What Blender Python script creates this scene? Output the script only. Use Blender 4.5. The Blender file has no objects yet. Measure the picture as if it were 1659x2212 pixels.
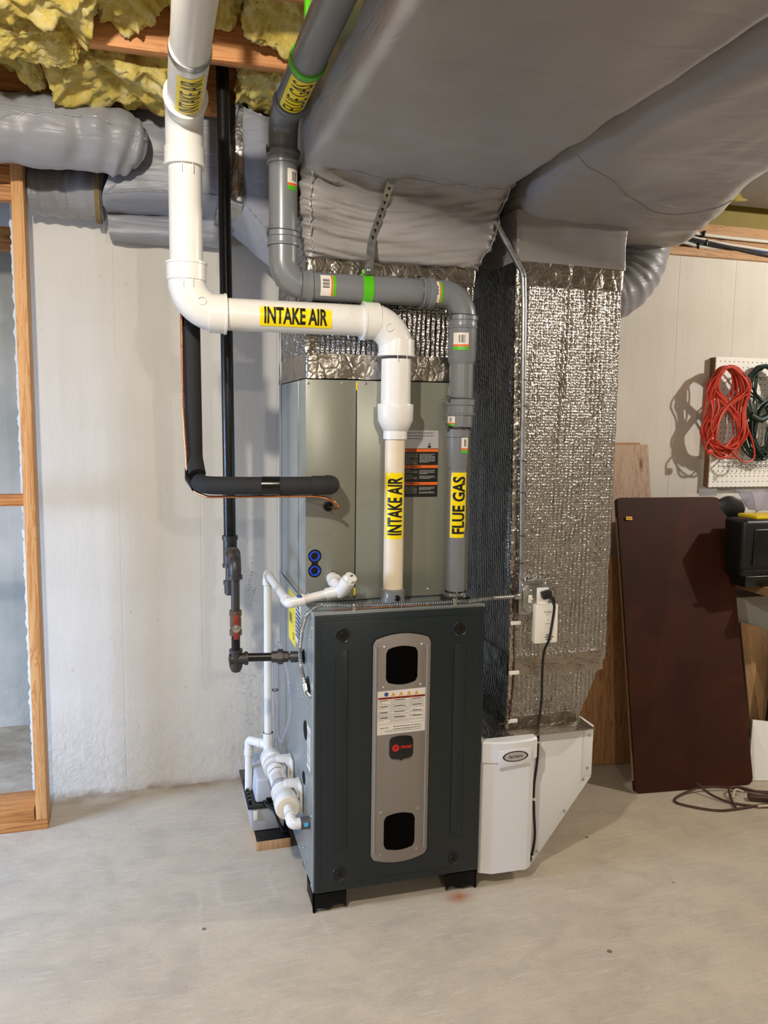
import bpy, bmesh, math, random
from mathutils import Vector as V, Matrix, noise
random.seed(7)
I = 0.0254                      # everything below is laid out in inches, X right, Y into the room, Z up
C = bpy.context.scene.collection
S = bpy.context.scene

# ------------------------------------------------------------------ camera, light, exposure
CAM = V((-17.028, -87.838, 59.186)); YAW, PIT, ROL = 0.2791, -0.1178, 0.0133
F = V((math.sin(YAW)*math.cos(PIT), math.cos(YAW)*math.cos(PIT), math.sin(PIT)))
R0 = V((math.cos(YAW), -math.sin(YAW), 0)); U0 = R0.cross(F)
RR = math.cos(ROL)*R0 + math.sin(ROL)*U0; UU = -math.sin(ROL)*R0 + math.cos(ROL)*U0
cd = bpy.data.cameras.new('camera'); co = bpy.data.objects.new('camera', cd); C.objects.link(co)
m = Matrix((RR, UU, -F)).transposed().to_4x4(); m.translation = CAM*I; co.matrix_world = m
cd.sensor_fit = 'HORIZONTAL'; cd.sensor_width = 36; cd.lens = 36*1720.78/1659; cd.clip_start = .02
S.camera = co
S.view_settings.view_transform = 'Standard'; S.view_settings.look = 'None'
S.view_settings.exposure = 0.28; S.view_settings.gamma = 1.0; S.view_settings.use_curve_mapping = False

w = bpy.data.worlds.new('world'); S.world = w; w.use_nodes = True
w.node_tree.nodes['Background'].inputs[0].default_value = (1.0, .96, .90, 1)
w.node_tree.nodes['Background'].inputs[1].default_value = .06
def lamp(name, kind, loc, energy, color, size=.05, sy=None, aim=None):
    d = bpy.data.lights.new(name, kind); d.energy = energy; d.color = color
    if kind == 'POINT': d.shadow_soft_size = size
    if kind == 'AREA':
        d.shape = 'RECTANGLE'; d.size = size; d.size_y = sy
    o = bpy.data.objects.new(name, d); o.location = V(loc)*I; C.objects.link(o)
    if aim: o.rotation_euler = (V(aim)-V(loc)).to_track_quat('-Z', 'Y').to_euler()
    return o
lamp('ceiling_bulb_light', 'POINT', (-30, -56, 93), 104, (1, .92, .81), .035)
lamp('ceiling_bulb_light', 'POINT', (122, -22, 93), 90, (1, .96, .88), .035)
lamp('ceiling_bulb_light', 'POINT', (2, -150, 92), 62, (1, .91, .79), .035)
lamp('window_daylight', 'AREA', (-128, -6, 46), 50, (.44, .63, 1.0), .9, .7, (-40, 24, 0)).data.spread = math.radians(110)

# ------------------------------------------------------------------ helpers
class MB:
    def __init__(s): s.b = bmesh.new()
    def face(s, pts):
        return s.b.faces.new([s.b.verts.new(V(p)) for p in pts])
    def box(s, lo, hi, bev=0, seg=2, rot=None, piv=None):
        t = bmesh.new(); bmesh.ops.create_cube(t, size=1)
        lo = V(lo); hi = V(hi); c = (lo+hi)/2; d = hi-lo
        for v in t.verts: v.co = V((v.co.x*d.x, v.co.y*d.y, v.co.z*d.z))
        if bev: bmesh.ops.bevel(t, geom=t.edges[:], offset=bev, segments=seg, affect='EDGES', profile=.5)
        if rot:
            for v in t.verts: v.co = rot @ v.co
        for v in t.verts: v.co += c
        s.add(t); return s
    def add(s, t, M=None):
        me = bpy.data.meshes.new('t'); t.to_mesh(me); t.free()
        if M: me.transform(M)
        s.b.from_mesh(me); bpy.data.meshes.remove(me)
    def ring(s, c, a, b, r, n, r2=None):
        r2 = r if r2 is None else r2
        return [s.b.verts.new(c + a*math.cos(2*math.pi*k/n)*r + b*math.sin(2*math.pi*k/n)*r2) for k in range(n)]
    def skin(s, rings, cap=True, closed=False):
        n = len(rings[0])
        rr = list(zip(rings, rings[1:])) + ([(rings[-1], rings[0])] if closed else [])
        for A, B in rr:
            for k in range(n): s.b.faces.new((A[k], A[(k+1) % n], B[(k+1) % n], B[k]))
        if cap and not closed:
            s.b.faces.new(rings[0][::-1]); s.b.faces.new(rings[-1])
    def tube(s, pts, r, n=20, cap=True, closed=False, rf=None):
        pts = [V(p) for p in pts]; L = len(pts)
        def tan(i):
            if closed: return (pts[(i+1) % L]-pts[i-1]).normalized()
            if i == 0: return (pts[1]-pts[0]).normalized()
            if i == L-1: return (pts[-1]-pts[-2]).normalized()
            return ((pts[i+1]-pts[i]).normalized()+(pts[i]-pts[i-1]).normalized()).normalized()
        t = tan(0); a = t.orthogonal().normalized(); rings = []
        for i in range(L):
            t2 = tan(i); a = (a - t2*a.dot(t2)).normalized(); b = t2.cross(a)
            ri = rf(i) if rf else (r[i] if isinstance(r, (list, tuple)) else r)
            rings.append(s.ring(pts[i], a, b, ri, n))
        s.skin(rings, cap, closed); return s
    def lathe(s, p, d, prof, n=32, cap=True):          # prof: (distance along d, radius)
        p = V(p); d = V(d).normalized(); a = d.orthogonal().normalized(); b = d.cross(a)
        s.skin([s.ring(p+d*t, a, b, max(r, .001), n) for t, r in prof], cap); return s
    def prism(s, poly, h, M=None, bev=0):               # poly in XZ, extruded along +Y by h
        t = bmesh.new(); A = [t.verts.new((x, 0, z)) for x, z in poly]; B = [t.verts.new((x, h, z)) for x, z in poly]
        n = len(poly); t.faces.new(A); t.faces.new(B[::-1])
        for k in range(n): t.faces.new((A[k], B[k], B[(k+1) % n], A[(k+1) % n]))
        bmesh.ops.recalc_face_normals(t, faces=t.faces[:])
        if bev: bmesh.ops.bevel(t, geom=t.edges[:], offset=bev, segments=2, affect='EDGES', profile=.5)
        s.add(t, M); return s
    def map(s, f):
        for v in s.b.verts: v.co = f(v.co)
        return s
    def build(s, name, mat, parent=None, ang=35, fix=True, tag=None):
        if fix: bmesh.ops.recalc_face_normals(s.b, faces=s.b.faces[:])
        off = V((0, 0, 0))
        if parent is not None: off = parent['_o'] if '_o' in parent else (0, 0, 0)
        else:
            xs = [v.co for v in s.b.verts]
            lo = [min(c[i] for c in xs) for i in range(3)]; hi = [max(c[i] for c in xs) for i in range(3)]
            off = ((lo[0]+hi[0])/2, (lo[1]+hi[1])/2, lo[2])
        off = V(off)
        for v in s.b.verts: v.co = (v.co-off)*I
        for f in s.b.faces: f.smooth = True
        me = bpy.data.meshes.new(name); s.b.to_mesh(me); s.b.free()
        me.set_sharp_from_angle(angle=math.radians(ang))
        me.materials.append(mat)
        o = bpy.data.objects.new(name, me); C.objects.link(o)
        o['_o'] = tuple(off)
        if parent is not None: o.parent = parent
        else: o.location = off*I
        if tag: T(o, *tag)
        return o
def T(o, label=None, cat=None, group=None, kind=None):
    if label: o['label'] = label
    if cat: o['category'] = cat
    if group: o['group'] = group
    if kind: o['kind'] = kind
    return o
def thing(name, base, label, cat, group=None):
    o = bpy.data.objects.new(name, None); o.empty_display_size = .05; C.objects.link(o)
    o.location = V(base)*I; o['_o'] = tuple(base); return T(o, label, cat, group)
def copy_tree(o, parent=None):
    c = o.copy(); C.objects.link(c); c.parent = parent
    for ch in list(o.children): copy_tree(ch, c)
    return c
def fillet(pts, r, n=8):
    pts = [V(p) for p in pts]; out = [pts[0]]
    for i in range(1, len(pts)-1):
        a, b, c = pts[i-1], pts[i], pts[i+1]; d1 = (a-b).normalized(); d2 = (c-b).normalized()
        ri = r[i-1] if isinstance(r, (list, tuple)) else r
        ang = d1.angle(d2)
        if ang > 3.1: out.append(b); continue
        t = ri/math.tan(ang/2); t = min(t, (a-b).length*.49 if i > 1 else (a-b).length*.98, (c-b).length*.98)
        ri = t*math.tan(ang/2)
        cen = b + (d1+d2).normalized()*(ri/math.sin(ang/2)); s0 = b+d1*t-cen; s1 = b+d2*t-cen
        tot = s0.angle(s1); ax = s0.cross(s1)
        if ax.length < 1e-9: out.append(b); continue
        ax.normalize()
        for k in range(n+1): out.append(cen + Matrix.Rotation(tot*k/n, 3, ax) @ s0)
    out.append(pts[-1]); return out
def spline(P, n=8, closed=False):
    P = [V(p) for p in P]; out = []; L = len(P)
    for i in range(L if closed else L-1):
        g = lambda k: P[k % L] if closed else P[max(0, min(L-1, k))]
        a, b, c, d = g(i-1), g(i), g(i+1), g(i+2)
        for k in range(n):
            t = k/n
            out.append(.5*((2*b)+(c-a)*t+(2*a-5*b+4*c-d)*t*t+(3*b-a-3*c+d)*t**3))
    if not closed: out.append(P[-1])
    return out
def text2d(s, h, xs=1.0, bold=0.0, shear=0, sub=0):   # returns bmesh in XY plane, centred, cap height h
    cu = bpy.data.curves.new('t', 'FONT'); cu.body = s; cu.offset = bold; cu.resolution_u = 3; cu.shear = shear
    ob = bpy.data.objects.new('t', cu); C.objects.link(ob)
    me = bpy.data.meshes.new_from_object(ob.evaluated_get(bpy.context.evaluated_depsgraph_get()))
    b = bmesh.new(); b.from_mesh(me); bpy.data.meshes.remove(me); bpy.data.objects.remove(ob); bpy.data.curves.remove(cu)
    bmesh.ops.remove_doubles(b, verts=b.verts[:], dist=1e-5)
    xs_ = [v.co.x for v in b.verts]; ys = [v.co.y for v in b.verts]
    cx = (min(xs_)+max(xs_))/2; k = h/(max(ys)-min(ys)); cy = (min(ys)+max(ys))/2
    for v in b.verts: v.co = V(((v.co.x-cx)*k*xs, (v.co.y-cy)*k, 0))
    if sub:
        for j in range(1, sub):
            y = -h/2+h*j/sub
            bmesh.ops.bisect_plane(b, geom=b.verts[:]+b.edges[:]+b.faces[:], plane_co=(0, y, 0), plane_no=(0, 1, 0))
    return b
def textw(s, h, width, **k):
    b = text2d(s, h, 1, **k); wd = max(v.co.x for v in b.verts)-min(v.co.x for v in b.verts)
    for v in b.verts: v.co.x *= width/wd
    return b
def grid2d(w, h, nx=1, ny=8, r=0):
    b = bmesh.new(); g = [[b.verts.new((-w/2+w*i/nx, -h/2+h*j/ny, 0)) for i in range(nx+1)] for j in range(ny+1)]
    for j in range(ny):
        for i in range(nx): b.faces.new((g[j][i], g[j][i+1], g[j+1][i+1], g[j+1][i]))
    return b
def wrapf(Oc, A, E1, E2, r):
    Oc, A, E1, E2 = V(Oc), V(A).normalized(), V(E1).normalized(), V(E2).normalized()
    return lambda c: Oc + A*c.x + (E1*math.cos(c.y/r)+E2*math.sin(c.y/r))*(r+c.z)
def flatf(Oc, ux, uy):
    Oc, ux, uy = V(Oc), V(ux), V(uy); nz = ux.cross(uy)
    return lambda c: Oc+ux*c.x+uy*c.y+nz*c.z
def from2d(b, f, dz=0, dx=0, dy=0):
    q = MB(); q.b.free(); q.b = b
    for v in b.verts: v.co = f(V((v.co.x+dx, v.co.y+dy, dz)))
    return q
def merge2d(bs):
    q = bmesh.new()
    for b, dx, dy in bs:
        for v in b.verts: v.co.x += dx; v.co.y += dy
        me = bpy.data.meshes.new('t'); b.to_mesh(me); b.free(); q.from_mesh(me); bpy.data.meshes.remove(me)
    return q

# ------------------------------------------------------------------ materials
def hexc(h):
    h = h.lstrip('#'); c = [int(h[i:i+2], 16)/255 for i in (0, 2, 4)]
    return tuple((x/12.92 if x <= .04045 else ((x+.055)/1.055)**2.4) for x in c)+(1,)
class NT:
    def __init__(s, name):
        s.m = bpy.data.materials.new(name); s.m.use_nodes = True; s.t = s.m.node_tree; s.n = s.t.nodes
        s.p = s.n['Principled BSDF']; tc = s.n.new('ShaderNodeTexCoord'); s.co = tc.outputs['Object']
        g = s.n.new('ShaderNodeNewGeometry'); s.wp = g.outputs['Position']
    def link(s, a, b): s.t.links.new(a, b)
    def mapping(s, sc=(1, 1, 1), loc=(0, 0, 0), rot=(0, 0, 0), src=None):
        q = s.n.new('ShaderNodeMapping'); q.inputs['Scale'].default_value = sc; q.inputs['Location'].default_value = loc
        q.inputs['Rotation'].default_value = rot; s.link(src or s.co, q.inputs[0]); return q.outputs[0]
    def noise(s, scale, detail=3, rough=.5, vec=None, dist=0):
        q = s.n.new('ShaderNodeTexNoise'); q.inputs['Scale'].default_value = scale; q.inputs['Detail'].default_value = detail
        q.inputs['Roughness'].default_value = rough; q.inputs['Distortion'].default_value = dist
        s.link(vec or s.co, q.inputs['Vector']); return q.outputs[0]
    def vor(s, scale, vec=None, feat='F1', out=0, rnd=1):
        q = s.n.new('ShaderNodeTexVoronoi'); q.feature = feat; q.inputs['Scale'].default_value = scale
        q.inputs['Randomness'].default_value = rnd
        s.link(vec or s.co, q.inputs['Vector']); return q.outputs[out]
    def math(s, op, a, b=0, c=None, clamp=False):
        q = s.n.new('ShaderNodeMath'); q.operation = op; q.use_clamp = clamp
        for i, x in enumerate([a, b] + ([c] if c is not None else [])):
            if isinstance(x, (int, float)): q.inputs[i].default_value = x
            else: s.link(x, q.inputs[i])
        return q.outputs[0]
    def sep(s, v=None):
        q = s.n.new('ShaderNodeSeparateXYZ'); s.link(v or s.wp, q.inputs[0]); return q.outputs
    def ramp(s, f, stops):
        q = s.n.new('ShaderNodeValToRGB'); e = q.color_ramp.elements
        while len(e) < len(stops): e.new(.5)
        for k, (p, c) in enumerate(stops):
            e[k].position = p; e[k].color = hexc(c) if isinstance(c, str) else (c, c, c, 1)
        s.link(f, q.inputs[0]); return q.outputs[0]
    def mix(s, f, a, b, mode='MIX'):
        q = s.n.new('ShaderNodeMix'); q.data_type = 'RGBA'; q.blend_type = mode
        for i, x in ((0, f), (6, a), (7, b)):
            if isinstance(x, (int, float)): q.inputs[i].default_value = x
            elif isinstance(x, (tuple, list)): q.inputs[i].default_value = x
            elif isinstance(x, str): q.inputs[i].default_value = hexc(x)
            else: s.link(x, q.inputs[i])
        return q.outputs[2]
    def bump(s, h, dist=.002, strength=1, prev=None):
        q = s.n.new('ShaderNodeBump'); q.inputs['Distance'].default_value = dist; q.inputs['Strength'].default_value = strength
        s.link(h, q.inputs['Height'])
        if prev is not None: s.link(prev, q.inputs['Normal'])
        return q.outputs[0]
    def done(s, col=None, rough=None, metal=None, nrm=None, **k):
        def put(nm, x):
            if x is None: return
            i = s.p.inputs[nm]
            if isinstance(x, (int, float)): i.default_value = x
            elif isinstance(x, str): i.default_value = hexc(x)
            elif isinstance(x, tuple): i.default_value = x
            else: s.link(x, i)
        put('Base Color', col); put('Roughness', rough); put('Metallic', metal); put('Normal', nrm)
        for n, x in k.items(): put(n.replace('_', ' '), x)
        return s.m
def plain(name, col, rough=.5, metal=0, var=.06, vs=18, bs=0, bd=.0006, coat=0):
    t = NT(name); n = t.noise(vs, 4, .6)
    c = t.mix(t.math('MULTIPLY', n, var*2, clamp=True), hexc(col), tuple(x*.55 for x in hexc(col)[:3])+(1,))
    r = t.math('MULTIPLY_ADD', n, .12, rough-.06, clamp=True)
    nr = t.bump(t.noise(bs, 4, .6), bd) if bs else None
    k = {'Coat_Weight': coat} if coat else {}
    return t.done(c, r, metal, nr, **k)

def m_floor():
    t = NT('concrete_floor'); big = t.noise(1.3, 5, .62, t.wp); mid = t.noise(5.5, 7, .66, t.mapping((1, 1.5, 1), rot=(0, 0, .5), src=t.wp), .5)
    scr = t.noise(9, 5, .7, t.mapping((1, 9, 1), rot=(0, 0, -.55), src=t.wp)); fine = t.noise(140, 3, .7, t.wp)
    c = t.ramp(big, [(.3, '#b5aa98'), (.5, '#bfb39f'), (.7, '#c9bda8')])
    c = t.mix(t.ramp(mid, [(.42, 0.0), (.70, .62)]), c, '#a0978a')
    c = t.mix(t.ramp(t.noise(3.1, 6, .7, t.mapping((1, 1, 1), loc=(3, 1, 0), src=t.wp), .8), [(.5, 0.0), (.72, .5)]), c, '#cabfab')
    c = t.mix(t.ramp(scr, [(.55, 0.0), (.68, .6)]), c, '#d0c9bd')
    sc2 = t.noise(16, 5, .75, t.mapping((1, 14, 1), rot=(0, 0, .9), src=t.wp)); c = t.mix(t.math('MULTIPLY', t.ramp(sc2, [(.58, 0.0), (.66, .6)]), t.ramp(big, [(.45, 0.0), (.6, .6)])), c, '#948b7e')
    c = t.mix(t.ramp(t.vor(5.5, t.wp), [(.035, .8), (.05, 0.0)]), c, '#4a443c')
    c = t.mix(t.ramp(fine, [(.3, .28), (.5, 0.0)]), c, '#8c857a')
    c = t.mix(t.ramp(t.noise(26, 2, .5, t.wp), [(.2, .3), (.27, 0.0)]), c, '#8d857a')
    p = t.sep(); X, Y = p[0], p[1]
    wob = t.math('MULTIPLY', t.math('SUBTRACT', t.noise(14, 3, .6, t.wp), .5), .05)
    # dried outlines where an old pad and drips stood beside the furnace
    def frame(cx, cy, hx, hy, wd):
        dx = t.math('SUBTRACT', t.math('ABSOLUTE', t.math('SUBTRACT', t.math('ADD', X, wob), cx*I)), hx*I)
        dy = t.math('SUBTRACT', t.math('ABSOLUTE', t.math('SUBTRACT', t.math('ADD', Y, wob), cy*I)), hy*I)
        d = t.math('ABSOLUTE', t.math('MAXIMUM', dx, dy))
        return t.math('SUBTRACT', 1, t.math('DIVIDE', d, wd*I), clamp=True)
    fr = t.math('MAXIMUM', frame(-7.3, 8, 3.4, 3.4, .5), frame(-6, 2, 7, 8, .35))
    c = t.mix(t.math('MULTIPLY', t.math('MULTIPLY', fr, t.ramp(mid, [(.35, 0.0), (.6, 1.0)])), .3), c, '#d8d3ca')
    # damp brownish line where the slab meets the wall
    edge = t.math('MULTIPLY', t.ramp(t.math('ADD', Y, wob), [(.90, 0.0), (.965, 1.0)]), t.ramp(t.noise(7, 4, .6, t.wp), [(.35, 0.0), (.6, .7)]))
    c = t.mix(edge, c, '#8f7a5f')
    rust = t.math('SUBTRACT', 1, t.math('DIVIDE', t.math('ABSOLUTE', t.math('ADD', t.math('SUBTRACT', X, 18.2*I), wob)), 2.2*I), clamp=True)
    ry = t.math('SUBTRACT', 1, t.math('DIVIDE', t.math('ABSOLUTE', t.math('ADD', Y, 1.2*I)), 1.6*I), clamp=True)
    c = t.mix(t.math('MULTIPLY', t.math('MULTIPLY', rust, ry), 1.0, clamp=True), c, '#a5673c')
    h = t.math('ADD', t.math('MULTIPLY', mid, .6), t.math('ADD', t.math('MULTIPLY', scr, .35), t.math('MULTIPLY', fine, .12)))
    return t.done(c, t.ramp(mid, [(.3, .42), (.7, .66)]), 0, t.bump(h, .0035))
def m_wall(name='painted_concrete_wall', base='#d8d4ca', seams=True, dirty=True):
    t = NT(name); p = t.sep(); X, Z = p[0], p[2]
    big = t.noise(1.6, 4, .6, t.wp); fine = t.noise(60, 5, .7, t.wp); pit = t.noise(34, 2, .5, t.wp)
    str_ = t.noise(6, 4, .6, t.mapping((2, 1, .25), src=t.wp))
    c = t.ramp(big, [(.3, '#cfcabf'), (.6, base), (.8, '#dfdcd3')])
    c = t.mix(t.ramp(str_, [(.5, 0.0), (.8, .3)]), c, '#c4beb2')
    c = t.mix(t.ramp(pit, [(.22, .35), (.26, 0.0)]), c, '#a39b8e')
    low = t.ramp(t.math('ADD', Z, t.math('MULTIPLY', t.noise(3.5, 4, .6, t.wp), .35)), [(.34, 1.0), (.62, 0.0)])
    rough = t.noise(24, 6, .72, t.wp, .8)
    h = t.math('ADD', t.math('MULTIPLY', fine, .12), t.math('MULTIPLY', str_, .5))
    h = t.math('ADD', h, t.math('MULTIPLY', t.math('MULTIPLY', rough, low), .9))
    if seams:
        wv = t.math('MULTIPLY', t.math('SUBTRACT', t.noise(5, 3, .5, t.wp), .5), .008)
        d = t.math('PINGPONG', t.math('SUBTRACT', t.math('ADD', X, wv), 73.5*I), 6*I)
        s = t.math('SUBTRACT', 1, t.math('DIVIDE', d, .16*I), clamp=True)
        s = t.math('MULTIPLY', s, t.math('MULTIPLY_ADD', t.math('GREATER_THAN', X, 40*I), .7, .3))
        s = t.math('MULTIPLY', s, t.ramp(t.noise(2.2, 2, .5, t.mapping((1, 1, .4), src=t.wp)), [(.35, .25), (.6, 1.0)]))
        c = t.mix(t.math('MULTIPLY', s, .32), c, '#8f877a'); h = t.math('SUBTRACT', h, t.math('MULTIPLY', s, .35))
    if dirty:
        mk = t.vor(1, t.mapping((1, 1, 1), src=t.wp))
        dx = t.math('SUBTRACT', X, -3.2*I); dz = t.math('SUBTRACT', Z, 14.5*I)
        dd = t.math('SQRT', t.math('ADD', t.math('MULTIPLY', dx, dx), t.math('MULTIPLY', t.math('MULTIPLY', dz, dz), .22)))
        a = t.math('SUBTRACT', 1, t.math('DIVIDE', dd, 4.2*I), clamp=True)
        a = t.math('MULTIPLY', a, t.ramp(t.noise(70, 5, .8, t.wp), [(.54, 0.0), (.66, .8)]), clamp=True)
        c = t.mix(a, c, '#54555a')
        dx = t.math('SUBTRACT', X, -2.6*I); dz = t.math('SUBTRACT', Z, 34*I)
        a = t.math('MULTIPLY', t.math('SUBTRACT', 1, t.math('DIVIDE', t.math('ABSOLUTE', dx), 1.6*I), clamp=True), t.math('SUBTRACT', 1, t.math('DIVIDE', t.math('ABSOLUTE', dz), 14*I), clamp=True))
        a = t.math('MULTIPLY', a, t.ramp(t.noise(80, 4, .8, t.wp), [(.54, 0.0), (.66, .8)]), clamp=True)
        c = t.mix(a, c, '#55524e')
        foot = t.math('MULTIPLY', t.ramp(t.math('ADD', Z, t.math('MULTIPLY', pit, .03)), [(.01, .8), (.045, 0.0)]), t.ramp(str_, [(.4, .2), (.6, 1.0)]))
        c = t.mix(foot, c, '#86745d')
    return t.done(c, .82, 0, t.bump(h, .006))
def m_vinyl(name, col, col2, rough=.42, k=1.0):
    t = NT(name); n = t.noise(3, 3, .5, t.wp); wr = t.noise(6, 2, .5, t.mapping((.3, .8, 2.8), src=t.wp), 1.2); f = t.noise(900, 2, .5, t.wp)
    crease = t.math('ABSOLUTE', t.math('SUBTRACT', wr, .5)); big = t.noise(4.5, 3, .5, t.mapping((1.0, .3, 1.0), src=t.wp), .8)
    c = t.mix(n, col, col2)
    h = t.math('ADD', t.math('MULTIPLY', t.ramp(crease, [(0.0, 0.0), (.09, 1.0)]), .07*k), t.math('MULTIPLY', big, .28*k))
    b = t.bump(h, .010); b = t.bump(f, .00015, 1, b)
    return t.done(c, t.math('MULTIPLY_ADD', big, .16, rough-.08), 0, b, Sheen_Weight=.15)
def m_bubble():
    t = NT('reflective_bubble_foil'); p = t.sep(); X = t.math('ADD', p[0], p[1])
    am = t.noise(2.2, 2, .5, t.mapping((9, 9, .8), src=t.wp)); cr = t.noise(16, 4, .6, t.wp, 1)
    rib = t.math('MULTIPLY', t.math('SINE', t.math('MULTIPLY', X, 2*math.pi/(.62*I))), t.ramp(am, [(.3, .12), (.65, 1.0)]))
    cb = t.n.new('ShaderNodeCombineXYZ'); t.link(t.math('ADD', X, t.math('MULTIPLY', p[2], .35)), cb.inputs[0]); t.link(p[2], cb.inputs[1]); v_ = t.vor(1/(.36*I), cb.outputs[0], 'F1', 0, .45); hexa = t.math('SUBTRACT', 1, t.math('MULTIPLY', v_, v_))
    wr = t.noise(90, 3, .6, t.wp)
    h = t.math('ADD', t.math('MULTIPLY', rib, .72), t.math('MULTIPLY', hexa, .8))
    h = t.math('ADD', h, t.math('ADD', t.math('MULTIPLY', wr, .55), t.math('MULTIPLY', cr, 1.0)))
    return t.done(t.mix(cr, '#bcb8b2', '#938f89'), .20, 1, t.bump(h, .0034))
def m_tape(name='foil_tape', tint='#d2cfc8', k=1):
    t = NT(name); a = t.noise(22, 5, .6, t.wp, 1.5); v = t.vor(26, t.mapping((1, 1, 1), src=t.wp), 'DISTANCE_TO_EDGE')
    h = t.math('ADD', a, t.math('MULTIPLY', t.ramp(v, [(0.0, 0.0), (.12, .35)]), .6))
    return t.done(tint, .24, 1, t.bump(h, .006*k))
def m_wood(name, c1, c2, ax=2, rough=.6, knots=True, sc=1):
    t = NT(name); s = [26*sc]*3; s[ax] = 1.5*sc; v = t.mapping(tuple(s)); g = t.noise(1.5, 5, .65, v, 1.2)
    s2 = [5.0]*3; s2[ax] = 1.6; k = t.vor(1.7, t.mapping(tuple(s2)))
    fine = t.noise(1, 3, .6, t.mapping(tuple([300 if i != ax else 10 for i in range(3)])))
    rings = t.math('SINE', t.math('MULTIPLY', g, 34))
    c = t.mix(t.ramp(rings, [(.2, 0.0), (.9, 1.0)]), c1, c2)
    c = t.mix(t.math('MULTIPLY', fine, .35), c, c2)
    if knots: c = t.mix(t.ramp(k, [(.05, .85), (.12, 0.0)]), c, '#5a3219')
    return t.done(c, rough, 0, t.bump(t.math('ADD', g, t.math('MULTIPLY', fine, .3)), .0012))
def m_insul():
    t = NT('yellow_fiberglass'); n = t.noise(11, 6, .75, t.wp, .8); f = t.noise(70, 6, .8, t.mapping((1, .6, .35), src=t.wp), 2.5); g = t.noise(240, 4, .8, t.wp, 1)
    c = t.ramp(n, [(.3, '#cfb146'), (.48, '#dfc768'), (.62, '#e6d795'), (.75, '#ebe2c0')])
    c = t.mix(t.ramp(f, [(.36, .35), (.5, 0.0)]), c, '#c9a63a')
    h = t.math('ADD', t.math('MULTIPLY', f, .5), t.math('ADD', n, t.math('MULTIPLY', g, .3)))
    return t.done(c, 1, 0, t.bump(h, .010), Subsurface_Weight=.35, Subsurface_Scale=.02)
def m_brown_top():
    t = NT('brown_laminate'); n = t.noise(3.2, 5, .6, None, .4); f = t.noise(200, 2)
    c = t.ramp(n, [(.3, '#2d140b'), (.55, '#38190e'), (.75, '#4a230f')])
    return t.done(c, t.ramp(n, [(.3, .5), (.7, .62)]), 0, t.bump(f, .0001), Specular_IOR_Level=.2)
def m_steel_flex():
    t = NT('galvanized_steel'); n = t.noise(30, 4, .6); v = t.vor(60)
    return t.done(t.mix(v, '#b9bab8', '#9a9c9c'), t.ramp(n, [(.3, .25), (.7, .42)]), 1)
def m_clear():
    t = NT('clear_vinyl'); return t.done('#e8e8f2', .08, 0, None, Transmission_Weight=.85, IOR=1.35)
def m_peg():
    t = NT('white_pegboard'); p = t.sep(t.co)
    dx = t.math('SUBTRACT', t.math('PINGPONG', p[0], .5*I), 0); dz = t.math('PINGPONG', p[2], .5*I)
    d = t.math('SQRT', t.math('ADD', t.math('MULTIPLY', dx, dx), t.math('MULTIPLY', dz, dz)))
    k = t.math('LESS_THAN', d, .11*I)
    return t.done(t.mix(k, '#e9e7e0', '#1b1815'), .45)
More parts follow.
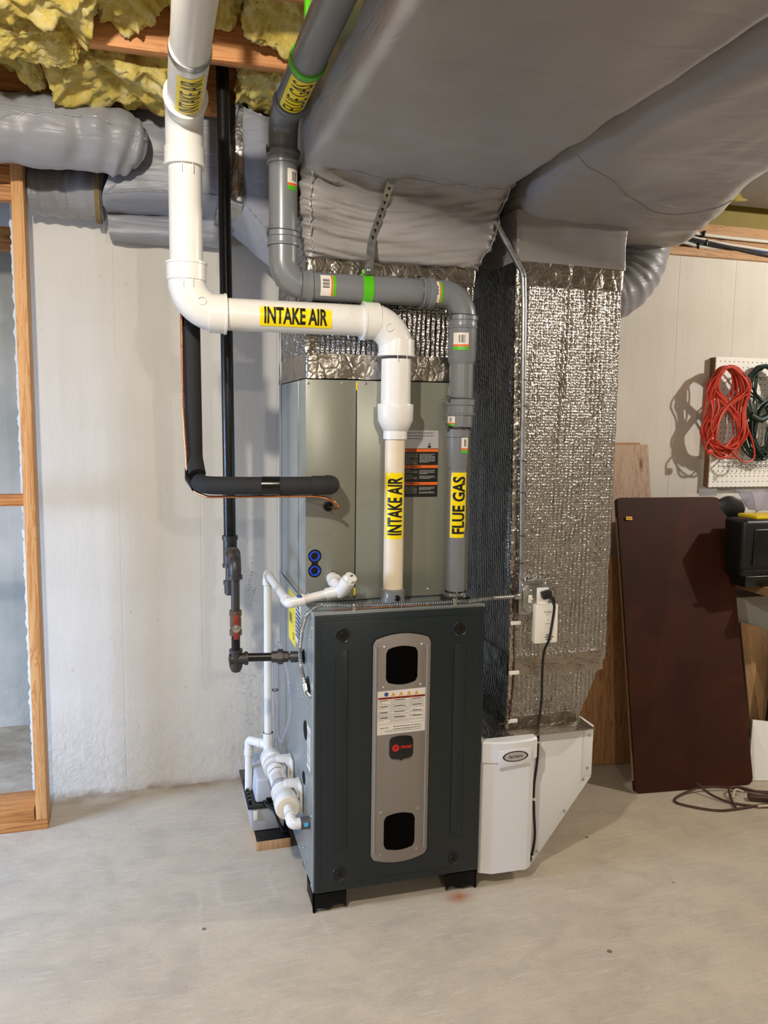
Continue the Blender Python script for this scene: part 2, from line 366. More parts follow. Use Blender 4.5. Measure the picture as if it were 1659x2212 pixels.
M = dict(footb=NT('black_rubber_foot').done('#070707', .5, 0, None, Specular_IOR_Level=.2), floor=m_floor(), wall=m_wall(), wall2=m_wall('grey_concrete_wall', '#a9aaa0', True, False), wall3=m_wall('bare_concrete_wall', '#b5b0a6', False, False),
    duct=m_vinyl('grey_vinyl_wrap', '#969391', '#888583', .32), duct_l=m_vinyl('light_grey_vinyl_wrap', '#93949a', '#85868b', .40, 1.0),
    bubble=m_bubble(), tape=m_tape('foil_tape', '#aaa49a', .6), tape2=m_tape('smooth_foil_tape', '#a5a5a5', .22), stud=m_wood('pine_stud', '#dcaa70', '#c1854a', 2), plate=m_wood('pine_plate', '#cf9457', '#a86c38', 0),
    joist=m_wood('joist_wood', '#c88b50', '#a86a35', 0), plank_pale=m_wood('weathered_board', '#c2a893', '#a58a75', 2, .7), plank_red=m_wood('cedar_board', '#b98a5c', '#99683f', 2, .6),
    sill=m_wood('sill_wood', '#c49a6c', '#a5774a', 0), ply=m_wood('plywood', '#b9946a', '#a07a50', 2, .6, False), insul=m_insul(),
    pvc=plain('white_pvc', '#dddbd5', .28, 0, .03, 9), cpvc=plain('cream_pipe', '#e2d3b8', .45, 0, .25, 8), cone=plain('cream_cap', '#eadfcb', .5),
    flue=plain('grey_polypropylene', '#74777a', .3, 0, .12, 20), flue_d=plain('dark_grey_rubber', '#4a4c4e', .4), green=plain('green_strap', '#4fb312', .35, 0, .05),
    steel=m_steel_flex(), chrome=plain('bright_steel', '#c9c9c9', .22, 1), yellow=plain('yellow_label', '#f2d800', .3, 0, .04), black=plain('label_ink', '#0c0c0c', .4, 0, 0),
    foam=plain('black_foam', '#1c1c1d', .8, 0, .1, 60, 260, .0004), tapeb=plain('black_tape', '#0d0d0e', .16, 0, .1, 60), copper=plain('copper', '#d08a5e', .28, 1, .2, 60),
    iron=plain('black_iron_pipe', '#1d1b1a', .3, .3, .4, 30, 200, .0003), iron2=plain('cast_iron_fitting', '#4d4a48', .42, .6, .3, 60, 300, .0006),
    coil=plain('coil_cabinet_paint', '#8c8d80', .34, .35, .05, 3), coil_s=plain('galvanised_cabinet_side', '#a3aaa8', .3, .55, .05, 3), side=plain('furnace_cabinet_paint', '#98a09f', .3, .55, .05, 3),
    door=NT('dark_slate_paint').done('#1e2628', .34, 0, None, Specular_IOR_Level=.38), dlatch=plain('black_plastic', '#0e0f0f', .25), silver=plain('silver_panel', '#8e8780', .38, .35, .03, 4), glassb=NT('dark_sight_glass').done('#020202', .5, 0, None, Specular_IOR_Level=.05),
    white=plain('white_enamel', '#dfe1e2', .38, 0, .03, 4), plast=plain('white_plastic', '#efece4', .35, 0, .03), paper=plain('label_paper', '#ded8cf', .5, 0, .03), orange=plain('orange_print', '#e0641c', .5, 0, 0), redp=plain('dark_red_print', '#a03c18', .5, 0, 0),
    blackl=plain('black_label', '#0c0b0a', .45, 0, 0), silverl=plain('silver_label', '#b5b3b2', .4, .2, .02), grayp=plain('grey_print', '#8d8a85', .6, 0, 0), blue=plain('blue_cap', '#1548c8', .3), bluel=plain('blue_print', '#27508f', .5, 0, 0), red=plain('red_emblem', '#e0231a', .35, 0, 0),
    pumpg=plain('pump_grey_plastic', '#b4b6ba', .42, 0, .04), pumpd=plain('pump_tank_grey', '#a9a8a6', .5, 0, .05), rubber=plain('black_rubber', '#121212', .45), granules=plain('neutraliser_granules', '#b9b7bd', .6, 0, .5, 120, 400, .002), clear=m_clear(),
    brown=m_brown_top(), tan=plain('raw_board_edge', '#9a7a50', .7, 0, .4, 60), redc=plain('red_cord', '#b93219', .45), greenc=plain('dark_green_cord', '#10281e', .36), brownc=plain('brown_cord', '#4a322a', .4), ltan=plain('tan_strip', '#c8b49a', .5),
    peg=m_peg(), pegs=plain('pegboard_edge', '#7a5433', .7), bin=plain('black_case', '#0b0b0c', .4, 0, .05, 10, 60, .0004), yel=plain('yellow_plastic', '#e3c31a', .4), whiteb=plain('white_board', '#dcdcd8', .5), dark=plain('dark_void', '#0a0908', .9),
    greyc=plain('grey_cable', '#c9c7c2', .4), whitec=plain('white_cable', '#e3ddd2', .4), blackc=plain('black_cable', '#101010', .35), bluec=plain('blue_cable', '#1c4f94', .4), plaster=plain('chipped_plaster', '#dfe3e4', .8, 0, .1, 20, 60, .003),
    valve=plain('red_valve_label', '#8a2a1e', .5), brass=plain('aged_brass', '#75634f', .45, .6, .3, 60), door_l=plain('green_led', '#3fd040', .3), subfl=plain('dark_subfloor', '#6d5636', .8, 0, .3, 6), gsheet=plain('grey_sheet_metal', '#9b9a96', .5, .2, .1, 6),
    kraft=plain('kraft_paper', '#8f7a1c', .6, 0, .4, 8), fibre=plain('cut_fibreglass_edge', '#8d7646', .9, 0, .5, 60, 120, .004), tempered=m_clear())

# ------------------------------------------------------------------ structure
def struct(name, mb, mat): return T(mb.build(name, mat), kind='structure')
W = 38.6
struct('floor', MB().box((-150, -230, -3), (170, 76, 0)), M['floor'])
struct('wall_back', MB().box((-36, W, 0), (170, W+9, 88.6)), M['wall'])
struct('wall_far', MB().box((-150, 71.5, 0), (-20, 76, 108)), M['wall2'])
struct('ceiling', MB().box((-150, -230, 107.2), (170, 76, 108)), M['subfl'])
struct('wall_left', MB().box((-158, -230, 0), (-150, 76, 108)), M['wall3'])
struct('wall_right', MB().box((170, -230, 0), (178, 48, 108)), M['wall3'])
struct('wall_front', MB().box((-150, -238, 0), (170, -230, 108)), M['wall3'])
# ragged plaster edge where the concrete wall ends
q = MB()
n = 220; A = []; B = []
for k in range(n+1):
    z = 88.6*k/n; e = -36.2 - .3*noise.noise(V((0, 0, z*.8))) - .18*noise.noise(V((4, 0, z*2.2)))
    A.append([q.b.verts.new((e, W-.12, z)), q.b.verts.new((-35.6, W-.2, z)), q.b.verts.new((-35.5, W+9, z)), q.b.verts.new((e, W+9, z))])
q.skin(A); struct('trim_1', q, M['plaster'])
# sill plates and rim board on top of the wall
struct('trim_2', MB().box((-36, W-.8, 88.6), (170, W+5, 90.0), .06), M['sill'])
struct('trim_3', MB().box((-36, W+.6, 90.0), (170, W+2.2, 94.6), .04), M['sill'])
struct('trim_4', MB().box((-36, W+2.4, 94.6), (170, W+3.2, 107)), M['kraft'])

# ------------------------------------------------------------------ joists and batts overhead
for k, (y, lab) in enumerate(((-8.7, 'pine ceiling joist nearest the viewer, above the two big pipes'),
                            (7.3, 'pine ceiling joist crossing behind the white and grey overhead pipes'),
                            (23.3, 'pine ceiling joist just above the puffy grey duct at left'),
                            (-24.7, 'pine ceiling joist out over the open floor, furthest from the wall'))):
    MB().box((-80, y-.75, 98), (130, y+.75, 107.2), .06).build('ceiling_joist', M['joist'], tag=(lab, 'joist', 'ceiling joists'))
MB().box((-28.6, 8.05, 98.1), (-27.1, 22.55, 107), .05).build('blocking', M['plate'], tag=('short wood blocking between two joists among the yellow batts', 'blocking'))
def batt(lo, hi, seed, label, amp=1.7):
    q = MB(); lo = V(lo); hi = V(hi); c = (lo+hi)/2; h = (hi-lo)/2
    t = bmesh.new(); bmesh.ops.create_cube(t, size=2); bmesh.ops.subdivide_edges(t, edges=t.edges[:], cuts=46, use_grid_fill=True)
    for v in t.verts:
        p = v.co.copy(); s = p.normalized(); p = p.lerp(s*1.25, .42)
        w = V((p.x*h.x, p.y*h.y, p.z*h.z)) + c; k = V((seed*7.1, seed*3.3, seed))
        d = noise.noise(w*.16+k)*amp*1.3 + noise.noise(w*.42+k)*amp*.7
        d += noise.noise(w*.8+k)*amp*.5 + (.3-abs(noise.noise(w*1.3+k)))*.45 + noise.noise(w*3.1+k)*.22 + noise.noise(V((w.x*6, w.y*4, w.z*2))+k)*.12
        nrm = V((p.x/h.x, p.y/h.y, p.z/h.z)).normalized()
        w = w + nrm*d
        if p.z < 0: w.z -= max(0, noise.noise(V((w.x*.2, w.y*.2, seed)))*2.4)*amp/1.8 + noise.noise(V((w.x*.7, w.y*.5, seed)))*.4
        v.co = w
    q.add(t); return q.build('insulation_batt', M['insul'], ang=180, tag=(label, 'insulation', 'yellow fibreglass batts between the joists'))
batt((-60, -7.6, 98.4), (-38, 6, 106.5), 1, 'yellow fibreglass batt filling the top left corner of the photo', 1.6)
batt((-37.5, -7.6, 98.2), (-22.5, 6.2, 106.5), 2, 'shaggy yellow batt hanging beside the joist, left of the white overhead pipe', 1.9)
batt((-33, 3, 96.6), (-24.5, 8.8, 101.5), 12, 'shaggy tuft draped over the joist at the left, above the puffy duct', 1.2)
batt((-21.5, -7.2, 99.6), (-16.2, 5.8, 106.5), 3, 'yellow tuft drooping beside the joist face just left of the white pipe', 1.4)
batt((-26.2, 10.5, 96.9), (-14.2, 21, 106.5), 4, 'big yellow batt bulging down above the square grey duct', 1.7)
batt((-46, 9.4, 99.3), (-31, 21.4, 106.5), 5, 'yellow batt behind the first joist at far left, above the puffy duct', 1.4)
batt((-14.5, -7.4, 101.0), (-8, 5.4, 106.5), 6, 'yellow batt above the joist, just right of the white overhead pipe', 1.0)
batt((-7.2, -7.4, 99.9), (2, 5.6, 106.5), 7, 'yellow batt above the joist, touching the dark grey overhead pipe', 1.1)
batt((-6.2, 10.2, 98.6), (1.5, 21.4, 106.5), 8, 'yellow batt seen below the joist, between black riser and grey pipe', 1.3)
batt((-30.8, 10, 97.2), (-29.2, 19, 104), 9, 'narrow yellow tuft hanging beside the wood blocking', .7)
batt((60, 24.6, 98.2), (125, 38.0, 106.5), 11, 'flat yellow batt above the cable bundles on the right wall', .5)
MB().box((66, 4, 97.4), (128, 36.5, 98.0), .1).build('ceiling_panel', M['gsheet'], tag=('grey flat panel under the joists at the right edge, above the cables', 'panel'))

# ------------------------------------------------------------------ partition framing at left
st = MB().box((-34.55, 29.2, 1.5), (-33.05, 32.7, 98), .08).build('wall_stud', M['stud'], tag=('tall pine end stud at the left, standing on the bottom plate', 'stud'))
MB().box((-80, 29.15, 0), (-33.0, 32.7, 1.5), .08).build('bottom_plate', M['plate'], tag=('pine bottom plate flat on the floor at lower left', 'lumber'))
MB().box((-80, 29.25, 1.5), (-34.75, 35.0, 3.4), .08).build('sill_block', M['plate'], tag=('pine board lying on the bottom plate, butting the stud', 'lumber'))
MB().box((-80, 30.2, 46.5), (-34.6, 31.9, 48.05), .06).build('cross_brace', M['plate'], tag=('short horizontal pine brace meeting the stud halfway up', 'lumber'))
for z, l in ((91.2, 'top'), (89.0, 'middle'), (86.8, 'bottom')):
    MB().box((-80, 30, z), (-34.65, 31.6, z+2.1), .06).build('header_board', M['plate'], tag=('pine header board left of the stud, %s of the stacked three' % l, 'lumber', 'header boards left of the stud'))
MB().box((-80, 61, 86), (-30, 62.5, 97), .05).build('beam', M['plate'], tag=('shadowed wood beam seen through the opening at upper left', 'beam'))
q = MB(); q.tube([(-80, 48, 92), (-55, 48, 92), (-36, 47, 91.5)], 4.5, 24); q.build('round_duct', M['duct_l'], tag=('round grey duct in the dark beyond the opening, behind the stud top', 'duct'))

# ------------------------------------------------------------------ wrapped ducts
def rrect(c, rad, na=5, ne=10):
    c00, c10, c11, c01 = [V(x) for x in c]; w = ((c10-c00).length+(c11-c01).length)/2; h = ((c01-c00).length+(c11-c10).length)/2
    r = min(rad, w*.49, h*.49); out = []
    P = lambda a, b: c00.lerp(c10, a/w).lerp(c01.lerp(c11, a/w), b/h)
    def arc(cx, cy, a0):
        for k in range(na+1):
            a = a0+math.pi/2*k/na; out.append(P(cx+r*math.cos(a), cy+r*math.sin(a)))
    def line(x0, y0, x1, y1):
        for k in range(1, ne): out.append(P(x0+(x1-x0)*k/ne, y0+(y1-y0)*k/ne))
    arc(r, r, math.pi); line(r, 0, w-r, 0); arc(w-r, r, 1.5*math.pi); line(w, r, w, h-r)
    arc(w-r, h-r, 0); line(w-r, h, r, h); arc(r, h-r, math.pi/2); line(0, h-r, 0, r)
    return out
def loft(keys, disp=None, sub=6, smooth=True, na=5, ne=10, cap=True, **k):
    R = [rrect(c, r, na, ne) for c, r in keys]; q = MB(); full = []
    L = len(R)
    for i in range(L-1):
        ns = sub[i] if isinstance(sub, (list, tuple)) else sub
        a, b, c, d = R[max(0, i-1)], R[i], R[i+1], R[min(L-1, i+2)]
        for j in range(ns):
            t = j/ns
            if smooth: full.append([.5*((2*b[m])+(c[m]-a[m])*t+(2*a[m]-5*b[m]+4*c[m]-d[m])*t*t+(3*b[m]-a[m]-3*c[m]+d[m])*t**3) for m in range(len(b))])
            else: full.append([b[m].lerp(c[m], t) for m in range(len(b))])
    full.append(R[-1])
    q.skin([[q.b.verts.new(p) for p in r] for r in full], cap)
    bmesh.ops.recalc_face_normals(q.b, faces=q.b.faces[:]); q.b.normal_update()
    if disp:
        mv = [(v, v.normal*disp(v.co)) for v in q.b.verts]
        for v, d in mv: v.co += d
    return q
def X2(x0, x1, y, z0, z1): return [(x0, y, z0), (x1, y, z0), (x1, y, z1), (x0, y, z1)]
def wr(p, a=.25):
    d = a*noise.noise(p*.22)*1.2 + a*.3*noise.noise(p*.6)
    if p.y > .3 and p.z < 86.5:                         # gathered pleats on the face above the coil
        u = p.z*.75+math.sin(p.x*.15+.4)*1.3; e = .55+.45*abs((p.x-11.5)/12.5)
        d += e*1.7*(.42*(.5-abs(noise.noise(V((p.x*.07, 3, u)))*2.2)) + .20*(.5-abs(noise.noise(V((p.x*.12, 9, u*2.3)))*2.2)) + .1*noise.noise(V((p.x*.4, 1, u*3))))
    return d
D1 = thing('supply_duct', (11, -20, 86), 'large grey vinyl-wrapped duct running overhead above the tan coil cabinet', 'duct')
keys = [(X2(-.9, 23.6, -100, 86.1, 100), 1.4), (X2(-.9, 23.6, -60, 86.1, 100), 1.4), (X2(-.9, 23.8, -25, 86.0, 100), 1.4), (X2(-.9, 24.0, -4, 86, 100), 1.4),
        ([(-.9, 1.8, 85.6), (24.0, 1.6, 85.6), (24, 17, 100), (-.9, 17, 100)], 2.0),
        ([(-1.0, 3.0, 83.2), (23.6, 3.0, 83.2), (23.4, 27, 97.5), (-.9, 27, 97.5)], 1.8),
        ([(-.8, 3.5, 80.4), (22.6, 3.6, 80.4), (22.4, 28.5, 84), (-.8, 28.5, 84)], 1.6),
        ([(-.2, 4.6, 77.5), (21.2, 4.8, 77.4), (21.2, 27.6, 77.5), (-.2, 27.6, 77.5)], 1.0)]
loft(keys, wr, [6, 14, 20, 8, 12, 20, 18], ne=30).build('duct_wrap', M['duct'], D1, 60)
# stitched seams and the raw batt edge at the left corner
def stitch(pts, name, par, mat=None, r=.09, every=1.1, snap=True):
    q = MB(); P = spline(pts, 12); cand = [c for c in par.children if c.name.startswith(('duct_wrap', 'vinyl_sleeve'))]
    if snap and cand:
        off = V(par['_o']); NP = []
        for p in P:
            ok, loc, nr, ix = cand[0].closest_point_on_mesh((p-off)*I); NP.append(loc/I+off+nr*r*.5 if ok else p)
        P = NP
    q.tube(P, r*.8, 8); acc = 0
    for a, b in zip(P, P[1:]):
        acc += (b-a).length
        if acc > every:
            acc = 0; t = (b-a).normalized(); s = t.orthogonal().normalized()
            q.tube([a-t*.22+V((0, 0, .05)), a+t*.22+V((0, 0, .05))], r*1.7, 6)
    return q.build(name, mat or M['duct'], par, 60)
stitch([(24.2, .8, 85.4), (23.8, 2.2, 83.3), (22.9, 2.8, 80.4), (21.4, 4.2, 77.8)], 'seam', D1)
stitch([(-.2, 1.5, 85.4), (-.3, 2.3, 83.2), (-.1, 2.8, 80.4), (.5, 4.0, 77.8)], 'seam', D1)
stitch([(-.6, .9, 85.9), (6, 1.0, 85.8), (12, 1.2, 85.7), (18, 1.0, 85.6), (23.6, .8, 85.6)], 'fold', D1, r=.05, every=1e9)
q = MB(); q.lathe((-1.15, 6.0, 84.4), (-1, 0, .0), [(0, .01), (.0, 3.4), (.5, 3.5), (.55, 2.6), (.3, 2.4)], 28, False); q.map(lambda c: V((c.x, 6+(c.y-6)*.42, c.z)))
q.build('insulation_edge', M['fibre'], D1)

def wr2(p):
    d = .35*noise.noise(p*.13) + .12*noise.noise(p*.5)
    if p.y > -12: d += .30*(.5-abs(noise.noise(V((p.x*.09, p.y*.35, p.z*.25)))*2))*min(1, (p.y+12)/14)
    return d
D2 = thing('return_duct', (38, -20, 83), 'large grey wrapped duct at upper right, feeding the foil return drop', 'duct')
keys = [(X2(25.4, 46, -100, 86.2, 98), 4), (X2(25.4, 47, -50, 86.2, 98), 4), (X2(25.4, 49, -20, 86.3, 98), 3.6), (X2(25.4, 50.5, -8, 86, 98), 3.2),
        (X2(25.5, 52, -1, 84.8, 98), 2.6), (X2(25.6, 53.2, 6, 83.2, 98), 2.2), (X2(25.8, 55.5, 14, 83.9, 98), 2.6), (X2(26, 57.5, 21, 85.6, 98), 3), (X2(26, 58, 26, 88, 98), 3)]
loft(keys, wr2, [6, 8, 10, 8, 8, 8, 6, 4], ne=26).build('duct_wrap', M['duct'], D2, 60)
stitch([(25.9, -9, 86.6), (27.2, -8.6, 85.75), (32, -6, 85.25), (38, -1.8, 84.55), (45, 0, 84.2), (51, -3.5, 84.8)], 'fold', D2, r=.07, every=1e9)

# foil plenum above the coil
PL = thing('supply_plenum', (10.5, 16, 63.6), 'foil bubble-wrapped plenum box on top of the tan coil cabinet', 'plenum')
def fo(p): return .14*noise.noise(p*.7)+.06*noise.noise(p*2.2)
loft([([(.15, 5.5, 66.4), (20.9, 5.5, 66.4), (20.9, 26.8, 66.4), (.15, 26.8, 66.4)], .5), ([(0, 5.35, 78.2), (21.0, 5.35, 78.2), (21, 26.9, 78.2), (0, 26.9, 78.2)], .5)], fo, 18, False, 3, 20).build('bubble_foil', M['bubble'], PL, 50)
def band(name, par, x0, x1, y0, y1, z0, z1, mat='tape', g=.12, f=fo, amp=1):
    return loft([([(x0-g, y0-g, z0), (x1+g, y0-g, z0), (x1+g, y1+g, z0), (x0-g, y1+g, z0)], .5), ([(x0-g, y0-g, z1), (x1+g, y0-g, z1), (x1+g, y1+g, z1), (x0-g, y1+g, z1)], .5)],
                lambda p: amp*f(p), 6, False, 3, 24).build(name, M[mat], par, 60)
band('foil_tape', PL, .1, 20.9, 5.5, 26.8, 63.7, 66.6)
band('foil_tape', PL, .05, 20.95, 5.4, 26.8, 75.2, 78.0)
def strip_tape(fx, y, z0, z1, wd, par):
    q = MB(); n_ = int((z1-z0)/.16); G = []
    for k in range(n_+1):
        z = z0+(z1-z0)*k/n_; x = fx(z); row = []
        for j in range(6):
            p = V((x-wd/2+wd*j/5, y-.12*(1-abs(j-2)/3), z)); nn = V((p.x*3, 0, z*1.6))
            row.append(q.b.verts.new(p+V((noise.noise(nn+V((9, 0, 0)))*.16*(1 if j in (0, 5) else .3), -abs(noise.noise(nn*1.3))*.32, 0))))
        G.append(row)
    for a_, b_ in zip(G, G[1:]):
        for j in range(5): q.b.faces.new((a_[j], a_[j+1], b_[j+1], b_[j]))
    return q.build('corner_tape', M['tape'], par, 40)
strip_tape(lambda z: .35, 5.3, 66.3, 75.4, .9, PL)


# return drop
RD = thing('return_drop', (34, 15, 19), 'tall foil bubble-wrapped return duct standing on the white boot right of the furnace', 'duct')
rk = [([(26.6, 4.2, 27.3), (40.9, 4.2, 27.3), (40.9, 28, 27.3), (26.6, 28, 27.3)], .45), ([(26.2, 4.2, 52), (40.8, 4.2, 52), (40.8, 28, 52), (26.2, 28, 52)], .45), ([(25.8, 4.2, 78), (40.7, 4.2, 78), (40.7, 28, 78), (25.8, 28, 78)], .45)]
loft(rk, fo, 22, False, 3, 20).build('bubble_foil', M['bubble'], RD, 50)
loft([([(26.3, 4.1, 19.4), (37.0, 4.1, 19.2), (37, 27, 19.2), (26.3, 27, 19.4)], .45), ([(26.6, 4.15, 25.2), (39.6, 4.15, 25.2), (39.6, 27.5, 25.2), (26.6, 27.5, 25.2)], .45), ([(26.6, 4.2, 27.5), (40.9, 4.2, 27.5), (40.9, 28, 27.5), (26.6, 28, 27.5)], .45)], fo, 8, False, 3, 20).build('tapered_foot', M['bubble'], RD, 50)
band('foil_tape', RD, 26.6, 40.3, 4.15, 28, 26.0, 28.6)
band('foil_tape', RD, 26.3, 37.2, 4.1, 27, 19.1, 20.5)
band('foil_tape', RD, 25.85, 40.7, 4.2, 28, 75.6, 78.6)
loft([([(25.6, 4.0, 78.4), (40.9, 4.0, 78.2), (40.9, 28.2, 78.2), (25.6, 28.2, 78.4)], .3), ([(25.5, 4.0, 84.5), (41.0, 4.0, 84.5), (41.0, 28.2, 84.5), (25.5, 28.2, 84.5)], .3)], lambda p: .18*noise.noise(p*.3), 10, False, 3, 16).build('vinyl_sleeve', M['duct'], RD, 50)
stitch([(25.6, 3.75, 78.4), (25.55, 3.6, 81), (25.5, 3.8, 84)], 'seam', RD, r=.1)
strip_tape(lambda z: 26.95-(max(z, 27)-27)*.0157, 4.08, 20.4, 75.8, 1.0, RD)


# flexible duct rising from the return drop
q = MB(); P = fillet([(39, 18, 76.2), (51.4, 18, 77.8), (52.6, 18, 90)], 8.5, 40); PP = []
for a, b in zip(P, P[1:]):
    n_ = max(1, int((b-a).length/.4)); PP += [a.lerp(b, k/n_) for k in range(n_)]
q.tube(PP, 1, 40, rf=lambda i: 4.05+.07*math.sin(i*1.25+noise.noise(V((i*.13, 0, 0)))*3)+.12*noise.noise(V((i*.3, 3, 0))))
for v in q.b.verts: v.co += V((1, 1, 1))*.18*noise.noise(v.co*.9)
q.build('flexible_duct', M['duct_l'], ang=70, tag=('ribbed grey flexible duct curving up behind the foil return drop', 'duct'))

# left-hand ducts
LD = thing('branch_duct', (-15, 30, 84), 'square grey wrapped duct box at upper left, behind the white pipe', 'duct')
def w3(p): return .4*noise.noise(p*.2)+.14*noise.noise(p*.7)
loft([([(-23.2, 26, 87.4), (-23.2, 37.5, 86.6), (-22.6, 37.5, 101), (-19.5, 26, 99)], 1.6), ([(-17, 25.6, 87.9), (-17, 37.5, 86.8), (-17, 37.5, 101), (-17, 25.6, 100)], 1.6), ([(-8, 25.5, 88), (-8, 37.5, 87), (-8, 37.5, 101), (-8, 25.5, 99.5)], 1.4), ([(-6.8, 25.5, 88), (-6.8, 37.5, 87), (-6.8, 37.5, 101), (-6.8, 25.5, 99.5)], 1.4)], w3, [8, 10, 3], ne=16).build('duct_wrap', M['duct_l'], LD, 60)
loft([([(-22.8, 33.5, 83.9), (-22.8, 38.4, 83.9), (-23.2, 38.4, 87.4), (-23.2, 33.5, 87.4)], .8), ([(-7, 33.5, 84.2), (-7, 38.4, 84.2), (-7, 38.4, 87.6), (-7, 33.5, 87.6)], .8)], w3, 12, ne=8).build('lower_wrap', M['duct_l'], LD, 60)
stitch([(-23.1, 25.9, 87.2), (-20.5, 25.5, 87.9), (-17, 25.3, 88.2), (-12, 25.2, 88.4), (-7.2, 25.2, 88.2)], 'seam', LD, M['duct_l'])
stitch([(-19.6, 26.2, 98.3), (-18.6, 25.7, 95), (-19.4, 25.6, 91), (-23, 25.9, 87.6)], 'seam', LD, M['duct_l'])
TD = thing('duct_transition', (-4, 26, 80), 'tapered grey duct fitting with shiny foil tape, behind the vertical grey pipe', 'duct')
loft([([(-7.2, 21, 87.2), (-7.2, 36.5, 86.8), (-7.2, 36.5, 100.5), (-7.2, 21, 99.6)], 1), ([(-4, 19.5, 84.2), (-4, 34, 83.6), (-4, 34, 99), (-4, 19.5, 98)], 1.2), ([(-.6, 17.5, 80.4), (-.6, 30, 80), (-.6, 30, 97), (-.6, 17.5, 96)], 1.2)], w3, 8, ne=12).build('duct_wrap', M['duct_l'], TD, 60)
loft([([(-8.4, 20.7, 86.8), (-8.4, 36.8, 86.4), (-8.4, 36.8, 101), (-8.4, 20.7, 100.2)], 1), ([(-5.6, 20.1, 85.9), (-5.6, 36.2, 85.5), (-5.6, 36.2, 100.4), (-5.6, 20.1, 99.3)], 1)], lambda p: .25*noise.noise(p*.7), 6, ne=14).build('foil_tape', M['tape2'], TD, 60)
stitch([(-7.0, 20.2, 99.9), (-4, 19, 98.4), (-.8, 17, 96.6)], 'seam', TD, M['duct_l'])
stitch([(-6.4, 20.3, 87), (-4, 19, 84.2), (-1.0, 17.2, 80.6)], 'seam', TD, M['duct_l'])

FX = thing('puffy_duct', (-32, 22, 89), 'puffy light grey wrapped round duct entering from the upper left edge', 'duct')
q = MB(); P = [(-75, 22, 91), (-50, 22, 92), (-36, 22.2, 93.2), (-26, 22.4, 93.6), (-21.5, 22.8, 93.4), (-19.4, 23.3, 93.0), (-18.2, 23.8, 92.8), (-17.6, 24, 92.7)]
P = spline(P, 14); n_ = len(P)
def fr(i):
    u = i/(n_-1)
    r = 4.3+.22*math.sin(i*.55)+.3*noise.noise(V((i*.12, 1, 0)))
    dx = max(0, P[i].x+23.5)/5.95
    return max(.25, r*math.sqrt(max(.003, 1-min(1, dx)**2.6)))
q.tube(P, 1, 56, rf=fr); q.b.normal_update()
for v in q.b.verts:
    th = math.atan2(v.co.z-93, v.co.y-22); fold = abs(noise.noise(V((v.co.x*.30, th*.5, 2))))
    d = v.co-V((v.co.x, 22.4, 93)); d.x = 0
    if d.length > 1: v.co += d.normalized()*(.75*(fold-.3)+.15*noise.noise(v.co*.6)-.5*max(0, .22-abs(noise.noise(V((v.co.x*.16, th*.3, 7)))))*2.2)
q.build('duct_wrap', M['duct_l'], FX, 180)
stitch([(-60, 17.4, 94.0), (-40, 17.2, 94.4), (-34, 17.3, 93.4), (-30, 17.3, 94.4), (-24, 17.4, 94.6), (-20.5, 18.6, 94.0), (-17.8, 21.2, 93.2)], 'seam', FX, M['duct_l'], r=.1, every=1.4)
F2 = thing('round_duct', (-29, 31, 86), 'grey wrapped round duct below the puffy duct, ending at the square box', 'duct')
q = MB(); q.tube(spline([(-33, 35, 89.6), (-31, 35, 89.6), (-28, 34.8, 89.6), (-26, 34.4, 89.6), (-23.3, 34.2, 89.5)], 14), 1, 40, rf=lambda i: 3.35+.1*math.sin(i*.6))
for v in q.b.verts: v.co += V((0, 1, 1))*.25*noise.noise(v.co*.5)
q.build('duct_wrap', M['duct_l'], F2, 70)
q = MB(); q.lathe((-24.4, 33.9, 89.4), (1, 0, 0), [(0, 3.3), (.02, 3.75), (.7, 3.8), (.75, 3.3)], 40); q.build('insulation_edge', M['fibre'], F2)

# ------------------------------------------------------------------ furnace
fz0, fz1 = 2.75, 36.75
FU = thing('furnace', (10.5, 13, 0), 'upright gas furnace with dark slate front door standing in the middle', 'furnace')
def fxz(Y): return flatf((0, Y, 0), (1, 0, 0), (0, 0, 1))
def screw(p, d, par, r=.16, mat='chrome', cross=True):
    q = MB(); d = V(d).normalized(); p = V(p)
    q.lathe(p-d*.02, d, [(0, r*1.35), (.03, r*1.35), (.03, r), (.09, r*.92), (.13, r*.55), (.10, r*.3)], 8)
    return q.build('screw', M[mat], par)
cab = MB().box((0, .05, fz0), (21, 26.8, fz1), .06).build('cabinet', M['side'], FU)
q = MB(); q.box((-.06, .0, fz0-.1), (.02, 1.6, fz1), .02); q.box((20.98, 0, fz0-.1), (21.06, 1.6, fz1), .02); q.box((-.08, 0, fz1-.04), (21.08, .9, fz1+.09), .03)
q.box((-.1, .2, fz1-.6), (-.02, 26.6, fz1+.04), .03); q.build('cabinet_flange', M['coil_s'], FU)
# door: pressed panel with recessed ribs
dm = MB(); dz0, dz1 = fz0+.05, fz1-.15
dm.prism([(.06, dz0), (20.94, dz0), (20.94, dz1), (.06, dz1)], .52, Matrix.Translation((0, -.5, 0)), .1)
dr = dm.build('door', M['door'], FU)
q = MB(); q.prism([(.75, dz0+1.0), (20.25, dz0+1.0), (20.25, dz1-.75), (.75, dz1-.75)], .14, Matrix.Translation((0, -.61, 0)), .09)
q.build('raised_field', M['door'], dr)
for x0, x1, s in ((2.35, 3.9, 1), (17.0, 18.5, -1)):
    q = MB(); xa, xb = (x0, x1)
    lo, hi = 7.6, 32.4
    pl = [(xa, lo+(.6 if s < 0 else 0)), (xb, lo+(.6 if s > 0 else 0)), (xb, hi if s > 0 else hi-.9), (xb-.2*(s > 0), hi+.1 if s > 0 else hi), (xa+.3*(s < 0), hi-.8 if s > 0 else hi), (xa, hi-1.1 if s > 0 else hi-.3)]
    q.prism(pl, .1, Matrix.Translation((0, -.68, 0)), .09); q.build('pressed_rib', M['door'], dr)
